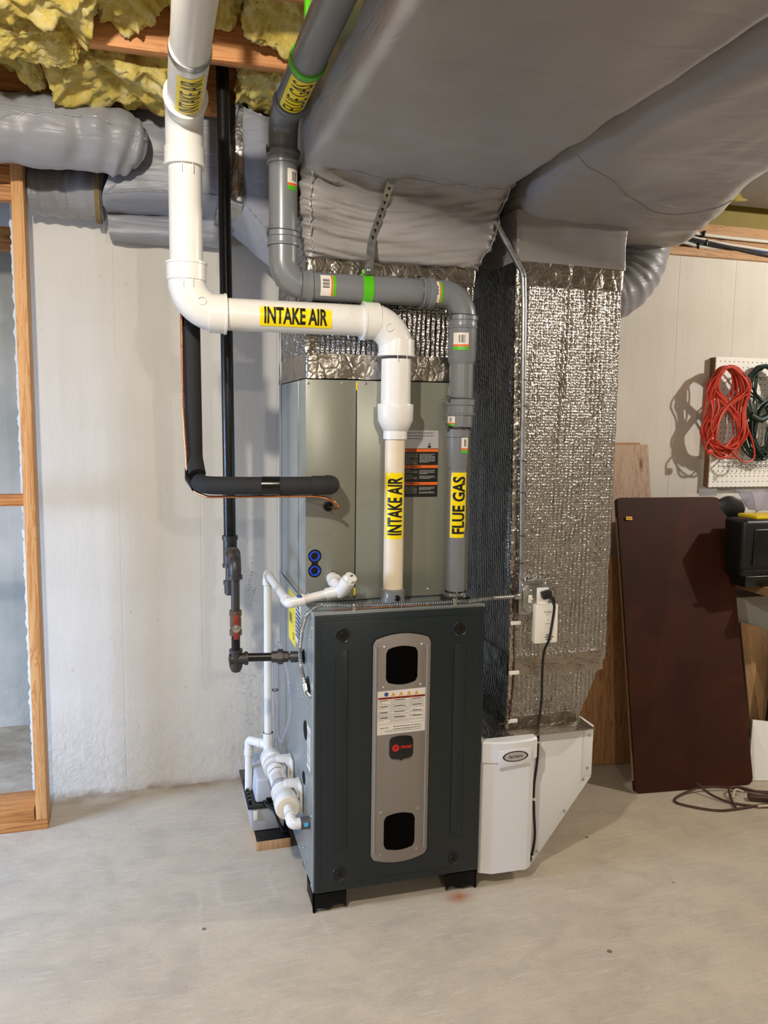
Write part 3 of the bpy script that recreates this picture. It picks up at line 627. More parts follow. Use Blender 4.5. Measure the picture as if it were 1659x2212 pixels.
for x, z in ((3.25, 34.2), (17.65, 34.1), (3.05, 5.0), (17.5, 4.9)):
    q = MB(); q.lathe((x, -.60, z), (0, -1, 0), [(0, .95), (.06, .92), (.09, .84), (.05, .76), (.0, .72)], 36); r_ = q.build('latch_rim', M['door'], dr)
    q = MB(); q.lathe((x, -.60, z), (0, -1, 0), [(0, .74), (.035, .72), (.04, .45), (.10, .42), (.12, .36), (.12, .24), (.03, .2)], 32)
    for k in range(8):
        a = k*math.pi/4; q.box((x+.58*math.cos(a)-.02, -.66, z+.58*math.sin(a)-.02), (x+.58*math.cos(a)+.02, -.62, z+.58*math.sin(a)+.02))
    q.lathe((x, -.63, z), (0, -1, 0), [(0, .19), (.09, .19), (.09, .11), (.03, .1)], 6)
    q.build('latch', M['dlatch'], dr)
def barrel(x0, x1, z0, z1, top, bot, r, n=10):
    P = []; c = (x0+x1)/2
    def bow(x): return 1-((x-c)/((x1-x0)/2))**2
    for k in range(n+1):
        x = x0+r*.6+(x1-x0-1.2*r)*k/n; P.append((x, z0-bot*bow(x)))
    P += [(x1-r*.25, z0+r*.25), (x1, z0+r*.9), (x1, z1-r*.9), (x1-r*.25, z1-r*.25)]
    for k in range(n+1):
        x = x1-r*.6-(x1-x0-1.2*r)*k/n; P.append((x, z1+top*bow(x)))
    P += [(x0+r*.25, z1-r*.25), (x0, z1-r*.9), (x0, z0+r*.9), (x0+r*.25, z0+r*.25)]
    return P
strip = MB().prism(barrel(6.85, 13.95, 6.3, 33.3, .75, .75, .6), .16, Matrix.Translation((0, -.78, 0)), .05).build('centre_panel', M['silver'], dr)
MB().prism(barrel(6.72, 14.08, 6.17, 33.43, .76, .76, .62), .06, Matrix.Translation((0, -.64, 0))).build('panel_shadow_gap', M['dlatch'], dr)
for x in (7.22, 13.58):
    q = MB(); q.tube([(x, -.76, 7.0), (x, -.78, 7.4), (x, -.78, 32.2), (x, -.76, 32.6)], .17, 12); q.build('bead', M['silver'], strip)
for z0, z1 in ((28.3, 32.15), (7.55, 11.45)):
    MB().prism(barrel(8.42, 12.32, z0, z1, .42, .42, .5), .03, Matrix.Translation((0, -.80, 0))).build('sight_window', M['glassb'], strip)
for x, z in ((8.15, 32.6), (12.75, 32.65), (8.1, 27.75), (12.7, 27.75), (8.0, 12.15), (12.65, 12.15), (8.0, 6.9), (12.6, 6.95)): screw((x, -.8, z), (0, -1, 0), strip, .13)
# warning sheet
lab = MB().prism([(7.42, 21.85), (13.38, 21.95), (13.38, 27.3), (7.42, 27.2)], .015, Matrix.Translation((0, -.815, 0))).build('warning_sheet', M['paper'], strip)
LF = fxz(-.825)
def put(b, x, z, name, mat, par, Y=None, F_=None): return from2d(b, F_ or fxz(Y), 0.0, x, z).build(name, M[mat], par, fix=False)
put(grid2d(5.85, .27, 1, 1), 10.4, 26.33, 'print_band', 'redp', lab, -.822)
put(textw('WARNING', .17, 1.45, bold=.02), 8.45, 26.33, 'heading', 'black', lab, -.829)
put(textw('AVERTISSEMENT', .17, 1.9, bold=.02), 10.5, 26.33, 'heading', 'black', lab, -.829)
put(textw('ADVERTENCIA', .17, 1.65, bold=.02), 12.45, 26.34, 'heading', 'black', lab, -.829)
t = bmesh.new(); bmesh.ops.create_circle(t, cap_ends=True, segments=24, radius=.26); put(t, 8.5, 26.8, 'round_mark', 'bluel', lab, -.822)
for x in (9.35, 10.3, 11.3, 12.25):
    t = bmesh.new(); t.faces.new([t.verts.new((a, b, 0)) for a, b in ((-.27, -.21), (.27, -.21), (0, .26))]); put(t, x, 26.77, 'hazard_triangle', 'orange', lab, -.822)
    t = bmesh.new(); t.faces.new([t.verts.new((a, b, 0)) for a, b in ((-.19, -.16), (.19, -.16), (0, .17))]); put(t, x, 26.77, 'hazard_triangle_fill', 'yel', lab, -.826)
    put(text2d('!', .2, 1, bold=.03), x, 26.72, 'hazard_mark', 'black', lab, -.83)
def lines(x0, x1, z0, z1, step, thick, seed, heads=(), hm=.2):
    rnd = random.Random(seed); b = bmesh.new(); z = z1; bs = []
    while z > z0:
        w_ = (x1-x0)*(1 if rnd.random() < .75 else rnd.uniform(.35, .8))
        x = x0
        while x < x0+w_-.02:
            l = min(rnd.uniform(.1, .42), x0+w_-x); bs.append((x, x+l, z)); x += l+.06
        z -= step
        if rnd.random() < .13: z -= step*1.1
    for a, c, z in bs:
        v = [b.verts.new(p) for p in ((a, z, 0), (c, z, 0), (c, z+thick, 0), (a, z+thick, 0))]; b.faces.new(v)
    return b
for x0, x1, s in ((7.5, 8.95, 1), (9.1, 11.25, 2), (11.4, 13.2, 3)):
    put(lines(x0, x1, 23.35, 26.0, .125, .05, s), 0, 0, 'small_print', 'grayp', lab, -.822)
    for z in (26.05, 25.3, 24.6, 23.95): put(grid2d((x1-x0)*.62, .075, 1, 1), (x0+x1)/2, z, 'subheading', 'black', lab, -.826)
put(grid2d(.02, 3.0, 1, 1), 9.02, 24.6, 'rule', 'black', lab, -.822); put(grid2d(.02, 3.0, 1, 1), 11.33, 24.7, 'rule', 'black', lab, -.822); put(grid2d(5.7, .02, 1, 1), 10.4, 23.15, 'rule', 'black', lab, -.822)
put(lines(9.4, 12.9, 22.45, 22.75, .14, .07, 5), 0, 0, 'small_print', 'black', lab, -.822); put(lines(8.4, 12.9, 22.05, 22.35, .1, .04, 6), 0, 0, 'small_print', 'grayp', lab, -.822)
put(lines(7.8, 8.8, 22.5, 22.65, .14, .07, 8), 0, 0, 'small_print', 'black', lab, -.822)
bd = MB().prism(barrel(8.95, 11.9, 18.9, 21.35, .22, .22, .45), .2, Matrix.Translation((0, -.97, 0)), .05).build('badge', M['dlatch'], strip)
MB().box((10.25, -.95, 18.55), (10.6, -.8, 18.75), .03).build('badge_tab', M['dlatch'], bd)
t = bmesh.new(); bmesh.ops.create_circle(t, cap_ends=True, segments=32, radius=.43); put(t, 9.7, 20.15, 'emblem_disc', 'red', bd, -.98)
t = bmesh.new(); q = MB(); q.b.free(); q.b = t; q.skin([[t.verts.new((.36*math.cos(a)*s, .36*math.sin(a)*s, 0)) for a in [k*math.pi/12 for k in range(24)]] for s in (1, .92)], False); put(q.b, 9.7, 20.15, 'emblem_ring', 'dlatch', bd, -.985)
b_ = merge2d([(grid2d(.34, .09, 1, 1), 0, .12), (grid2d(.09, .34, 1, 1), 0, -.05), (grid2d(.07, .2, 1, 1), -.15, -.02), (grid2d(.07, .2, 1, 1), .15, -.02)]); put(b_, 9.7, 20.15, 'emblem_letter', 'dlatch', bd, -.986)
put(textw('TRANE', .34, 1.38, bold=.03, shear=.3), 11.02, 20.2, 'brand_lettering', 'red', bd, -.98)
# feet
def foot(x0, x1, y0, y1):
    q = MB(); q.prism([(x0, 2.85), (x0, 0.0), (x0+.22, .0), (x0+.55, .5), (x0+1.4, .42), (x0+1.9, 0.25), (x0+2.4, .62), (x1-.5, .7), (x1-.12, .3), (x1, .3), (x1, 2.4), (x1-1.6, 2.85)], .22, Matrix.Translation((0, y0, 0)), .03)
    q.box((x0, y0, .5), (x0+.2, y1, 2.85), .03); q.box((x0, y0, 0), (x0+.16, y0+.5, 2.8), .02); q.lathe((x0+1.9, y0+1.3, .0), (0, 0, 1), [(0, .8), (.4, .7), (2.7, .7)], 16)
    q.box((x0, y0, 2.3), (x1, y1, 2.8), .04); return q
foot(.0, 4.1, .1, 4.2).build('foot', M['footb'], FU)
q = foot(0, 4.1, .1, 4.2); q.map(lambda c: V((21-c.x, c.y, c.z))); q.build('foot', M['footb'], FU)
for a in (0, 1):
    q = foot(0, 4.1, 22.5, 26.4)
    if a: q.map(lambda c: V((21-c.x, c.y, c.z)))
    q.build('foot', M['footb'], FU)
# side holes, grommets, screws
def sidehole(y, z, ry, rz, rim=True):
    q = MB(); f = wrapf
    q.lathe((-.03, y, z), (-1, 0, 0), [(0, 1), (.05, 1), (.05, .84), (-.02, .8)], 36, True)
    q.map(lambda c: V((c.x, y+(c.y-y)*ry, z+(c.z-z)*rz))); q.build('grommet', M['dlatch'], FU)
    q = MB(); q.lathe((-.07, y, z), (-1, 0, 0), [(0, .88), (.03, .88)], 36, True); q.map(lambda c: V((c.x, y+(c.y-y)*ry, z+(c.z-z)*rz))); q.build('knockout_hole', M['glassb'], FU)
sidehole(6.6, 29.8, .95, .95); sidehole(3.6, 27.0, 1.3, 1.25); sidehole(5.2, 20.9, 1.25, 1.25); sidehole(6.4, 14.2, .85, .85)
for y, z in ((10, 24.6), (7, 24.6), (3.2, 24.4), (10.5, 20.4), (11, 17), (5, 17.6), (8, 14.8), (2, 33.2), (11.5, 8.9), (6.9, 8.8), (11.5, 12.8), (.8, 34.9), (.8, 3.3), (5, 3.6), (9, 3.7), (6, 5.2), (.8, 12)): screw((-.02, y, z), (-1, 0, 0), FU, .12)
q = MB().box((-.05, 12.6, 29.2), (-.01, 18.0, 36.2)); yl = q.build('energy_label', M['yellow'], FU)
fS = flatf((-.07, 0, 0), (0, -1, 0), (0, 0, 1))
put(lines(-17.5, -13.2, 33.8, 35.8, .22, .1, 11), 0, 0, 'small_print', 'black', yl, F_=fS); put(lines(-17.2, -15.2, 31.6, 32.9, .18, .11, 12), 0, 0, 'small_print', 'black', yl, F_=fS); put(lines(-14.6, -13.2, 29.9, 30.7, .18, .1, 14), 0, 0, 'small_print', 'black', yl, F_=fS)
q = MB().box((-.05, 8.6, 30.2), (-.01, 12.4, 36.2)); wl = q.build('rating_plate', M['paper'], FU)
put(lines(-12.2, -8.8, 30.6, 36.0, .55, .26, 13), 0, 0, 'small_print', 'bluel', wl, F_=fS)
q = MB().box((-.05, 2.0, 16.8), (-.01, 4.2, 22.2)); wl = q.build('side_label', M['paper'], FU); put(lines(-4.1, -2.1, 17.1, 22, .2, .08, 15), 0, 0, 'small_print', 'grayp', wl, F_=fS)

# ------------------------------------------------------------------ evaporator coil cabinet
EC = thing('coil_cabinet', (10.5, 16, fz1), 'tan sheet-metal evaporator coil cabinet stacked on top of the furnace', 'cabinet')
MB().box((.02, 5.75, fz1+.1), (20.96, 26.8, 63.6), .05).build('cabinet', M['coil_s'], EC)
lp = MB().box((.0, 5.55, fz1+.25), (6.08, 5.75, 63.55), .05).build('left_panel', M['coil'], EC)
rp = MB().box((6.2, 5.55, fz1+.25), (20.96, 5.75, 63.55), .05).build('right_panel', M['coil'], EC)
MB().box((6.05, 5.6, fz1+.3), (6.23, 5.76, 63.4)).build('panel_gap', M['dark'], EC)
for x, z in ((6.14, 62.9), (6.1, 37.9)): MB().box((x-.09, 5.5, z-.5), (x+.09, 5.58, z+.5)).build('gap_tape', M['yel'], EC)
q = MB(); q.box((-.05, 10.5, fz1), (-.0, 11.0, 63.5), .02); q.box((-.08, 24.6, fz1), (-.01, 25.3, 74), .02); q.build('side_seam', M['coil_s'], EC)
for x, z, p in ((.3, 63.1, lp), (4.4, 63.2, lp), (.32, 43.7, lp), (.3, 38.0, lp), (7.25, 63.2, rp), (7.2, 37.6, rp), (15.6, 37.8, rp)): screw((x, 5.53, z), (0, -1, 0), p, .14)
q = MB()
for k, z in enumerate((42.5, 40.7)): q.lathe((1.12, 5.54, z), (0, -1, 0), [(0, .82), (.02, .82)], 28)
q.box((.72, 5.515, 40.7), (1.5, 5.54, 42.5)); q.build('cap_opening', M['dlatch'], lp)
for z in (42.5, 40.7):
    q = MB(); q.lathe((1.12, 5.53, z), (0, -1, 0), [(0, .62), (.12, .62), (.14, .50), (.06, .44), (.0, .40)], 28); q.box((.4, 5.42, z-.1), (.62, 5.52, z+.1), .02); q.box((1.62, 5.42, z-.1), (1.84, 5.52, z+.1), .02); q.build('blue_plug', M['blue'], lp)
for s, x, z, h in (('S', 2.3, 42.5, .5), ('P', 2.35, 40.6, .5), ('P', 3.45, 39.95, .55)):
    put(text2d(s, h, 1), x, z, 'embossed_letter', 'coil_s', lp, 5.51)
put(textw('Comfort', .42, 2.25), 1.5, 45.15, 'embossed_letters', 'coil_s', lp, 5.51); put(textw('TM', .2, .3), 2.8, 45.3, 'embossed_letters', 'coil_s', lp, 5.51); put(textw('coil', .42, .95), 3.5, 45.15, 'embossed_letters', 'coil_s', lp, 5.51)
q = MB(); q.lathe((2.75, 5.54, 48.5), (0, -1, 0), [(0, .62), (.12, .6), (.14, .4), (.02, .3)], 28); q.build('grommet', M['dlatch'], lp)
q = MB(); q.lathe((3.35, 5.55, 39.8), (0, -1, 0), [(0, .8), (.03, .78)], 8); q.build('drain_opening', M['dlatch'], lp)
wlb = MB().box((11.0, 5.5, 49.5), (16.6, 5.54, 57.7)).build('warning_label', M['blackl'], rp)
put(grid2d(5.6, 2.2, 1, 1), 13.8, 56.6, 'label_header', 'silverl', wlb, 5.49)
for z, s, x0, wd in ((55.3, 'WARNING', 13.0, 1.55), (52.6, 'AVERTISSEMENT', 13.2, 2.4), (50.0+1.5-.45+.05+.1, 'ADVERTENCIA', 13.25, 2.0)):
    z = {'WARNING': 55.25, 'AVERTISSEMENT': 53.4-.15, 'ADVERTENCIA': 51.15}[s]
    put(grid2d(5.6, .36, 1, 1), 13.8, z, 'orange_band', 'orange', wlb, 5.485); put(textw(s, .27, wd, bold=.03), x0, z, 'heading', 'black', wlb, 5.475)
for z0, z1, s in ((53.6, 54.8, 21), (51.5, 52.8, 22), (49.75, 50.7, 23)):
    put(lines(12.4, 13.9, z0, z1, .15, .05, s), 0, 0, 'small_print', 'grayp', wlb, 5.485); put(lines(14.2, 16.2, z0+.05, z1-.05, .14, .06, s+9), 0, 0, 'small_print', 'silverl', wlb, 5.485)
for z in (56.0+1.3, 56.95, 56.6): put(lines(12.5, 16.0, z, z+.05, .2, .07, int(z*10)), 0, 0, 'small_print', 'black', wlb, 5.478)
# pictogram: two small figures
t = bmesh.new(); t.faces.new([t.verts.new((a, b, 0)) for a, b in ((-.2, -.28), (.25, -.28), (.2, 0), (.05, .1), (-.05, -.05), (-.15, -.02))]); put(t, 15.4, 55.85, 'pictogram', 'black', wlb, 5.478)
t = bmesh.new(); bmesh.ops.create_circle(t, cap_ends=True, segments=16, radius=.1); put(t, 15.42, 56.05, 'pictogram', 'black', wlb, 5.478)
sl = MB().box((17.75, 5.5, 59.2), (18.0, 5.54, 63.0)).build('serial_sticker', M['silverl'], rp)
q = bmesh.new()
for k in range(26): 
    z = 59.4+k*.135; v = [q.verts.new(p) for p in ((17.8, z, 0), (17.95, z, 0), (17.95, z+.04+.05*random.random(), 0), (17.8, z+.05, 0))]; q.faces.new(v)
put(q, 0, 0, 'barcode', 'black', sl, 5.49)

# ------------------------------------------------------------------ white intake vent
IN = thing('intake_pipe', (-1.5, 3, fz1), 'white PVC combustion air pipe zigzagging from the overhead run to the furnace top', 'pipe')
R3 = 1.75
zt, xl, zh, xr = 90.8, -13.5, 70.25, 10.25
def run(name, a, b, r, mat, par, n=36): return MB().tube([a, b], r, n).build(name, M[mat], par)
def hub(name, p, d, L, r, mat, par, lip=.12):
    q = MB(); q.lathe(p, d, [(0, r-.12), (.0, r), (L-.25, r+.03), (L-.22, r+lip), (L, r+lip), (L, r-.35)], 40); return q.build(name, M[mat], par)
run('overhead_pipe', (xl, -12.3, zt), (xl, -100, zt), R3, 'pvc', IN)
run('overhead_sleeve', (xl, -.5, zt), (xl, -12.2, zt), R3+.07, 'pvc', IN)
run('riser_pipe', (xl, 3, 86), (xl, 3, 73.5), R3, 'pvc', IN)
run('cross_pipe', (-9.5, 3, zh), (6.5, 3, zh), R3, 'pvc', IN)
run('drop_pipe', (xr, 3, 66), (xr, 3, 59.5), R3, 'pvc', IN)
def elbow(P, rb, rf_, mat, par, h0=None, h1=None, L=1.9, rh=2.1):
    q = MB(); q.tube(fillet(P, rf_, 18), rb, 36); e = q.build('elbow', M[mat], par); P = [V(p) for p in P]
    for end, o in ((P[0], P[1]), (P[-1], P[-2])):
        d = (end-o).normalized(); hub('elbow_hub', end-d*L*.75, d, L, rh, mat, e)
    return e
e1 = elbow([(xl, -1.3, zt), (xl, 3, zt), (xl, 3, 85.8)], 1.98, 2.6, 'pvc', IN)
e2 = elbow([(xl, 3, 75.0), (xl, 3, zh), (-9.8, 3, zh)], 2.0, 3.4, 'pvc', IN)
e3 = elbow([(6.5, 3, zh), (xr, 3, zh), (xr, 3, 66.8)], 2.0, 3.4, 'pvc', IN)
for e, x, z in ((e2, -12.0, 71.3), (e3, 8.8, 69.4)):
    q = MB(); q.tube([(x+.42*math.cos(a), .93, z+.42*math.sin(a)) for a in [k*math.pi/10 for k in range(20)]], .035, 6, closed=True); q.build('moulded_ring', M['pvc'], e)
q = MB()
for x, z in ((-13.9, 73.2), (-12.9, 73.2), (-13.9, 84.8), (-12.8, 84.8), (9.8, 66.2), (10.9, 66.2)): q.box((x-.03, .86, z-.45), (x+.03, .95, z+.45), .01)
q.build('moulding_ticks', M['pvc'], IN)
q = MB(); q.lathe((xr, 3, 60.8), (0, 0, -1), [(0, 1.8), (0, 2.1), (.15, 2.13), (1.9, 2.08), (3.1, 1.5), (3.15, 1.42), (4.1, 1.42), (4.1, 1.19)], 40); q.build('reducer', M['pvc'], IN)
run('lower_pipe', (xr, 3, 57.2), (xr, 3, 38.4), 1.19, 'cpvc', IN)
q = MB(); q.lathe((xr, 3, fz1+.1), (0, 0, 1), [(0, 2.0), (.12, 2.0), (.16, 1.45), (1.7, 1.42), (1.85, 1.2)], 36); q.box((xr-2.1, .9, fz1+.08), (xr+2.0, 5.2, fz1+.16), .02); cl = q.build('inlet_collar', M['flue'], IN)
q = MB(); q.lathe((xr+.15, 1.62, fz1+1.0), (0, -1, 0), [(0, .36), (.15, .36), (.25, .28), (.27, .12), (.2, .1)], 18); q.build('test_plug', M['dlatch'], cl)
MB().box((9.15, 1.9, fz1+1.0), (9.6, 2.0, fz1+1.5)).build('sticker', M['paper'], cl)
q = MB(); q.tube([(xl+math.cos(a)*(R3+.12), -12.2, zt+math.sin(a)*(R3+.12)) for a in [k*math.pi/20 for k in range(40)]], .05, 8, closed=True)
q.lathe((xl, -12.9, zt), (0, 1, 0), [(0, R3+.02), (0, R3+.12), (1.0, R3+.14), (1.0, R3+.02)], 40)
q.box((xl-.4, -12.9, zt+R3+.05), (xl+.4, -11.9, 99.5), .03)
q.build('pipe_hanger', M['steel'], tag=('steel band clamp hanging the white overhead pipe from the joists', 'hanger'))
YL = [0]
def piplabel(Oc, A, E1, E2, r, L, wdt, s, par, bold=.032, name='pipe_label'):
    f = wrapf(Oc, A, E1, E2, r)
    lb = from2d(grid2d(L, wdt, 1, 18), f, .02).build(name, M['yellow'], par, 60)
    from2d(textw(s, wdt*.74, L*.88, bold=bold, sub=8), f, .045).build('lettering', M['black'], lb, 60, fix=False)
    return lb
cz = V((-.29, -.957, 0))
piplabel((-1.85, 3, zh-.05), (1, 0, 0), (0, -1, .0), (0, 0, 1), R3, 8.0, 2.5, 'INTAKE AIR', IN)
piplabel((xr, 3, 48.8), (0, 0, 1), (-.2, -.98, 0), (-.98, .2, 0), 1.19, 7.9, 2.5, 'INTAKE AIR', IN)
piplabel((xl, -6.3, zt), (0, -1, 0), (.12, 0, -1), (-1, 0, -.12), R3+.07, 8.6, 2.7, 'INTAKE AIR', IN, bold=0)

# ------------------------------------------------------------------ grey flue vent
FL = thing('flue_pipe', (8, 3.5, fz1), 'grey plastic flue gas pipe with green-edged stickers, running beside the duct', 'pipe')
gx, gz, gX, gy = -2.95, 73.85, 18.65, 3.5; RG = 1.575; gt = 91.6
run('overhead_pipe', (gx, -2, gt), (gx, -100, gt), RG, 'flue', FL)
run('riser_pipe', (gx, gy, 88), (gx, gy, 78), RG, 'flue', FL)
run('cross_pipe', (.2, gy, gz), (14, gy, gz), RG, 'flue', FL)
run('drop_pipe', (gX, gy, 71), (gX, gy, 59), RG*.93, 'flue', FL)
MB().lathe((gX, gy, 71.5), (0, 0, -1), [(0, RG), (0, RG+.13), (5.3, RG+.11), (5.8, RG*.95)], 36).build('socket', M['flue'], FL)
def bell(p, d, par, r=RG, L=1.5):
    q = MB(); q.lathe(p, d, [(0, r), (.0, r+.22), (.25, r+.25), (.3, r+.14), (L*.6, r+.12), (L*.65, r+.24), (L, r+.24), (L, r)], 36); return q.build('bell_collar', M['flue'], par)
def clipring(c, d, r, par, tilt=.12):
    c = V(c); d = V(d).normalized(); a = d.orthogonal().normalized(); b = d.cross(a)
    q = MB(); q.tube([c + (a*math.cos(t)+b*math.sin(t))*r + d*tilt*math.sin(t) for t in [k*math.pi/18 for k in range(36)]], .06, 8, closed=True)
    q.box(c+V((-r-.1, -.9, -.5)) if abs(d.z) > .5 else c+V((-.4, -.5, r-.05)), c+V((-r+.05, -.5, .3)) if abs(d.z) > .5 else c+V((.3, .2, r+.14)), .04)
    return q.build('locking_ring', M['flue_d'], par)
def elb(P, rf_):
    q = MB(); q.tube(fillet(P, rf_, 16), RG+.02, 36); return q.build('elbow', M['flue'], FL)
elb([(gx, -1.0, gt), (gx, gy, gt), (gx, gy, 87.4)], 2.2); elb([(gx, gy, 79), (gx, gy, gz), (.2, gy, gz)], 2.5); elb([(13.5, gy, gz), (gX, gy, gz), (gX, gy, 71.2)], 2.6)
bell((gx, -2.6, gt), (0, 1, 0), FL); bell((gx, gy, 86.7), (0, 0, 1), FL); bell((gx, gy, 78.0), (0, 0, 1), FL); bell((-1.3, gy, gz), (1, 0, 0), FL); bell((13.2, gy, gz), (1, 0, 0), FL); bell((gX, gy, 69.9), (0, 0, 1), FL); bell((gX, gy, 59.6), (0, 0, 1), FL, RG*.96, 1.9)
for c, d in (((gx, gy, 88.1), (0, 0, 1)), ((gx, gy, 79.6), (0, 0, 1)), ((gX, gy, 71.5), (0, 0, 1)), ((gX, gy, 61.7), (0, 0, 1)), ((-1.2, gy, gz), (1, 0, 0)), ((13.0, gy, gz), (1, 0, 0))): clipring(c, d, RG+.26, FL)
MB().lathe((gX-.1, gy, 59.7), (0, 0, -1), [(0, RG), (.2, RG+.02), (1.5, RG), (1.6, RG-.35)], 32).build('reducer', M['flue'], FL)
q = MB(); q.lathe((gX-.3, gy, 57.9), (0, 0, -1), [(0, 1.2), (0, 1.52), (.9, 1.5), (.92, 1.36), (4.4, 1.34), (4.8, 1.2)], 32); q.build('lower_socket', M['flue'], FL)
clipring((gX-.3, gy, 58.2), (0, 0, 1), 1.55, FL, .35)
MB().tube([(gX-.3, gy, 58), (gX-.1, gy, fz1+.3)], 1.19, 32).build('lower_pipe', M['flue'], FL)
q = MB(); q.lathe((gX-.1, gy, fz1+.1), (0, 0, 1), [(0, 1.9), (.12, 1.95), (.3, 1.5), (.9, 1.35), (1.1, 1.3)], 28); q.build('boot', M['dlatch'], FL)
q = MB(); q.lathe((gX-.1, gy, fz1+.55), (0, 0, 1), [(0, 1.4), (0, 1.5), (.5, 1.5), (.5, 1.4)], 28); q.box((gX-1.5, gy-1.7, fz1+.5), (gX-.7, gy-1.35, fz1+1.1), .05); q.build('hose_clamp', M['chrome'], FL)
piplabel((gX-.22, gy, 48.7), (0, 0, 1), (-.12, -.99, 0), (-.99, .12, 0), 1.19, 8.0, 2.2, 'FLUE GAS', FL)
piplabel((gx, -6.6, gt), (0, -1, 0), (-.1, 0, -1), (-1, 0, .1), RG, 7.6, 2.8, 'FLUE GAS', FL, bold=0)
def sticker(Oc, A, E1, E2, r, L, wdt, par, flip=1):
    f = wrapf(Oc, A, E1, E2, r); s = from2d(grid2d(L, wdt, 1, 8), f, .012).build('sticker', M['paper'], par, 60)
    from2d(grid2d(L*.2, wdt, 1, 8), f, .02, flip*L*.41).build('green_edge', M['green'], s, 60); from2d(grid2d(L*.12, wdt, 1, 8), f, .022, flip*L*.24).build('orange_edge', M['orange'], s, 60)
    from2d(merge2d([(grid2d(L*.45, .05+.05*(k % 3 == 0), 1, 1), -flip*L*.15, -wdt*.1+k*.13) for k in range(int(wdt*3.2))]), f, .02).build('barcode', M['black'], s, 60, fix=False)
sticker((1.9, gy, gz), (1, 0, 0), (0, -1, 0), (0, 0, 1), RG, 1.75, 2.5, FL)
sticker((14.9, gy, gz), (1, 0, 0), (0, -1, 0), (0, 0, 1), RG+.06, 1.2, 2.7, FL)
sticker((gX, gy, 68.3), (0, 0, 1), (-.45, -.9, 0), (.9, -.45, 0), RG+.12, 2.0, 1.9, FL, -1)
sticker((gx, gy, 84.9), (0, 0, 1), (.62, -.8, 0), (.8, .62, 0), RG, 2.2, 1.6, FL, -1)
sticker((gX-.1, gy, 58.9), (0, 0, 1), (-.9, -.5, 0), (.5, -.9, 0), RG+.03, 1.1, 1.1, FL, -1)
sticker((gX-.25, gy, 56.0), (0, 0, 1), (.35, -.93, 0), (.93, .35, 0), 1.36, 1.9, 1.1, FL, -1)
MB().lathe((gx, -11.0, gt), (0, -1, 0), [(0, RG+.02), (0, RG+.16), (.9, RG+.18), (.95, RG+.02)], 40).box((gx-.3, -12, gt+RG), (gx+.3, -11, 99.5), .03).build('pipe_hanger', M['green'], tag=('bright green band around the grey overhead pipe', 'hanger'))
PS = thing('pipe_support', (7, 2, 72), 'green pipe clamp with a perforated steel strap hung from the duct', 'clamp')
q = MB(); q.lathe((6.0, gy, gz), (1, 0, 0), [(0, RG+.02), (0, RG+.12), (1.2, RG+.12), (1.2, RG+.02)], 40); q.box((6.0, gy-.9, gz+RG), (7.2, gy-.6, gz+RG+.5), .04); q.build('clamp_band', M['green'], PS)
q = MB(); 
def onduct(p, g=.12):
    off = V(D1['_o']); dw = [c for c in D1.children if c.name.startswith('duct_wrap')][0]
    ok, loc, nr, ix = dw.closest_point_on_mesh((V(p)-off)*I); return loc/I+off+nr*g
a = onduct((8.9, 1.0, 85.2)); b0 = onduct((8.2, 2.2, 82.6)); b = onduct((7.2, 2.6, 79.4), .2); c = V((6.62, 2.35, 75.3))
sx = V((1, 0, .27)).normalized()*.5
pp = [a, b0, b, c]; A = []
for p in pp: A.append([q.b.verts.new(p-sx), q.b.verts.new(p+sx), q.b.verts.new(p+sx+V((0, .07, 0))), q.b.verts.new(p-sx+V((0, .07, 0)))])
q.skin(A); q.lathe(a+V((0, 0, 0)), (0, 1, 0), [(0, .52), (.07, .52)], 20); sb = q.build('steel_strap', M['steel'], PS)
q = MB(); 
for k in range(8):
    u = .08+.235*k; p = (b.lerp(b0, u) if u < 1 else b0.lerp(a, min(1, u-1)))+V((0, -.03, -.02)); q.lathe(p, (0, -1, 0), [(0, .15), (.01, .15)], 12); q.box(p+V((-.05, -.012, -.28)), p+V((.05, .0, 0)))
q.build('strap_holes', M['dlatch'], PS)
screw(c+V((0, -.05, .55)), (0, -1, 0), PS, .2)

# ------------------------------------------------------------------ black iron gas line
GP = thing('gas_pipe', (-7.5, 12, 27), 'black iron gas pipe dropping from the joists beside the wall, with shutoff valve', 'pipe')
run('riser', (-8.35, 17, 107), (-7.95, 17, 43), .78, 'iron', GP, 28)
q = MB(); q.lathe((-7.95, 17, 43.6), (0, 0, -1), [(0, .85), (0, 1.02), (.55, 1.02), (.6, .9), (3.7, .9), (3.75, 1.0), (4.2, 1.0), (4.25, .6)], 28)
q.tube([(-7.95, 17, 41.6), (-7.8, 14.8, 41.6)], .82, 24); q.lathe((-7.8, 14.6, 41.6), (0, -1, 0), [(0, .8), (.05, .92), (.55, .92), (.6, .6)], 24); q.build('tee', M['iron2'], GP)
run('drip_nipple', (-7.95, 17, 39.4), (-7.95, 17, 36.6), .62, 'iron2', GP, 24)
MB().lathe((-7.95, 17, 37.6), (0, 0, -1), [(0, .65), (.02, .92), (.5, .92), (.52, .8), (1.7, .78), (1.9, .6)], 24).build('pipe_cap', M['iron2'], GP)
DX = -8.05; DY = 9.0
q = MB(); q.tube([(-7.85, 15.0, 41.6), (DX+.1, 11, 41.6)], .53, 20); q.build('branch_nipple', M['iron2'], GP)
q = MB(); q.tube(fillet([(DX+.1, 11.4, 41.6), (DX, DY, 41.6), (DX, DY, 39.6)], 1.1, 10), .74, 24); q.lathe((DX, DY, 39.9), (0, 0, -1), [(0, .76), (.02, .88), (.5, .88), (.52, .5)], 24); q.lathe((DX+.1, 11.2, 41.6), (0, 1, 0), [(0, .8), (.4, .86), (.45, .5)], 24); q.build('elbow', M['iron2'], GP)
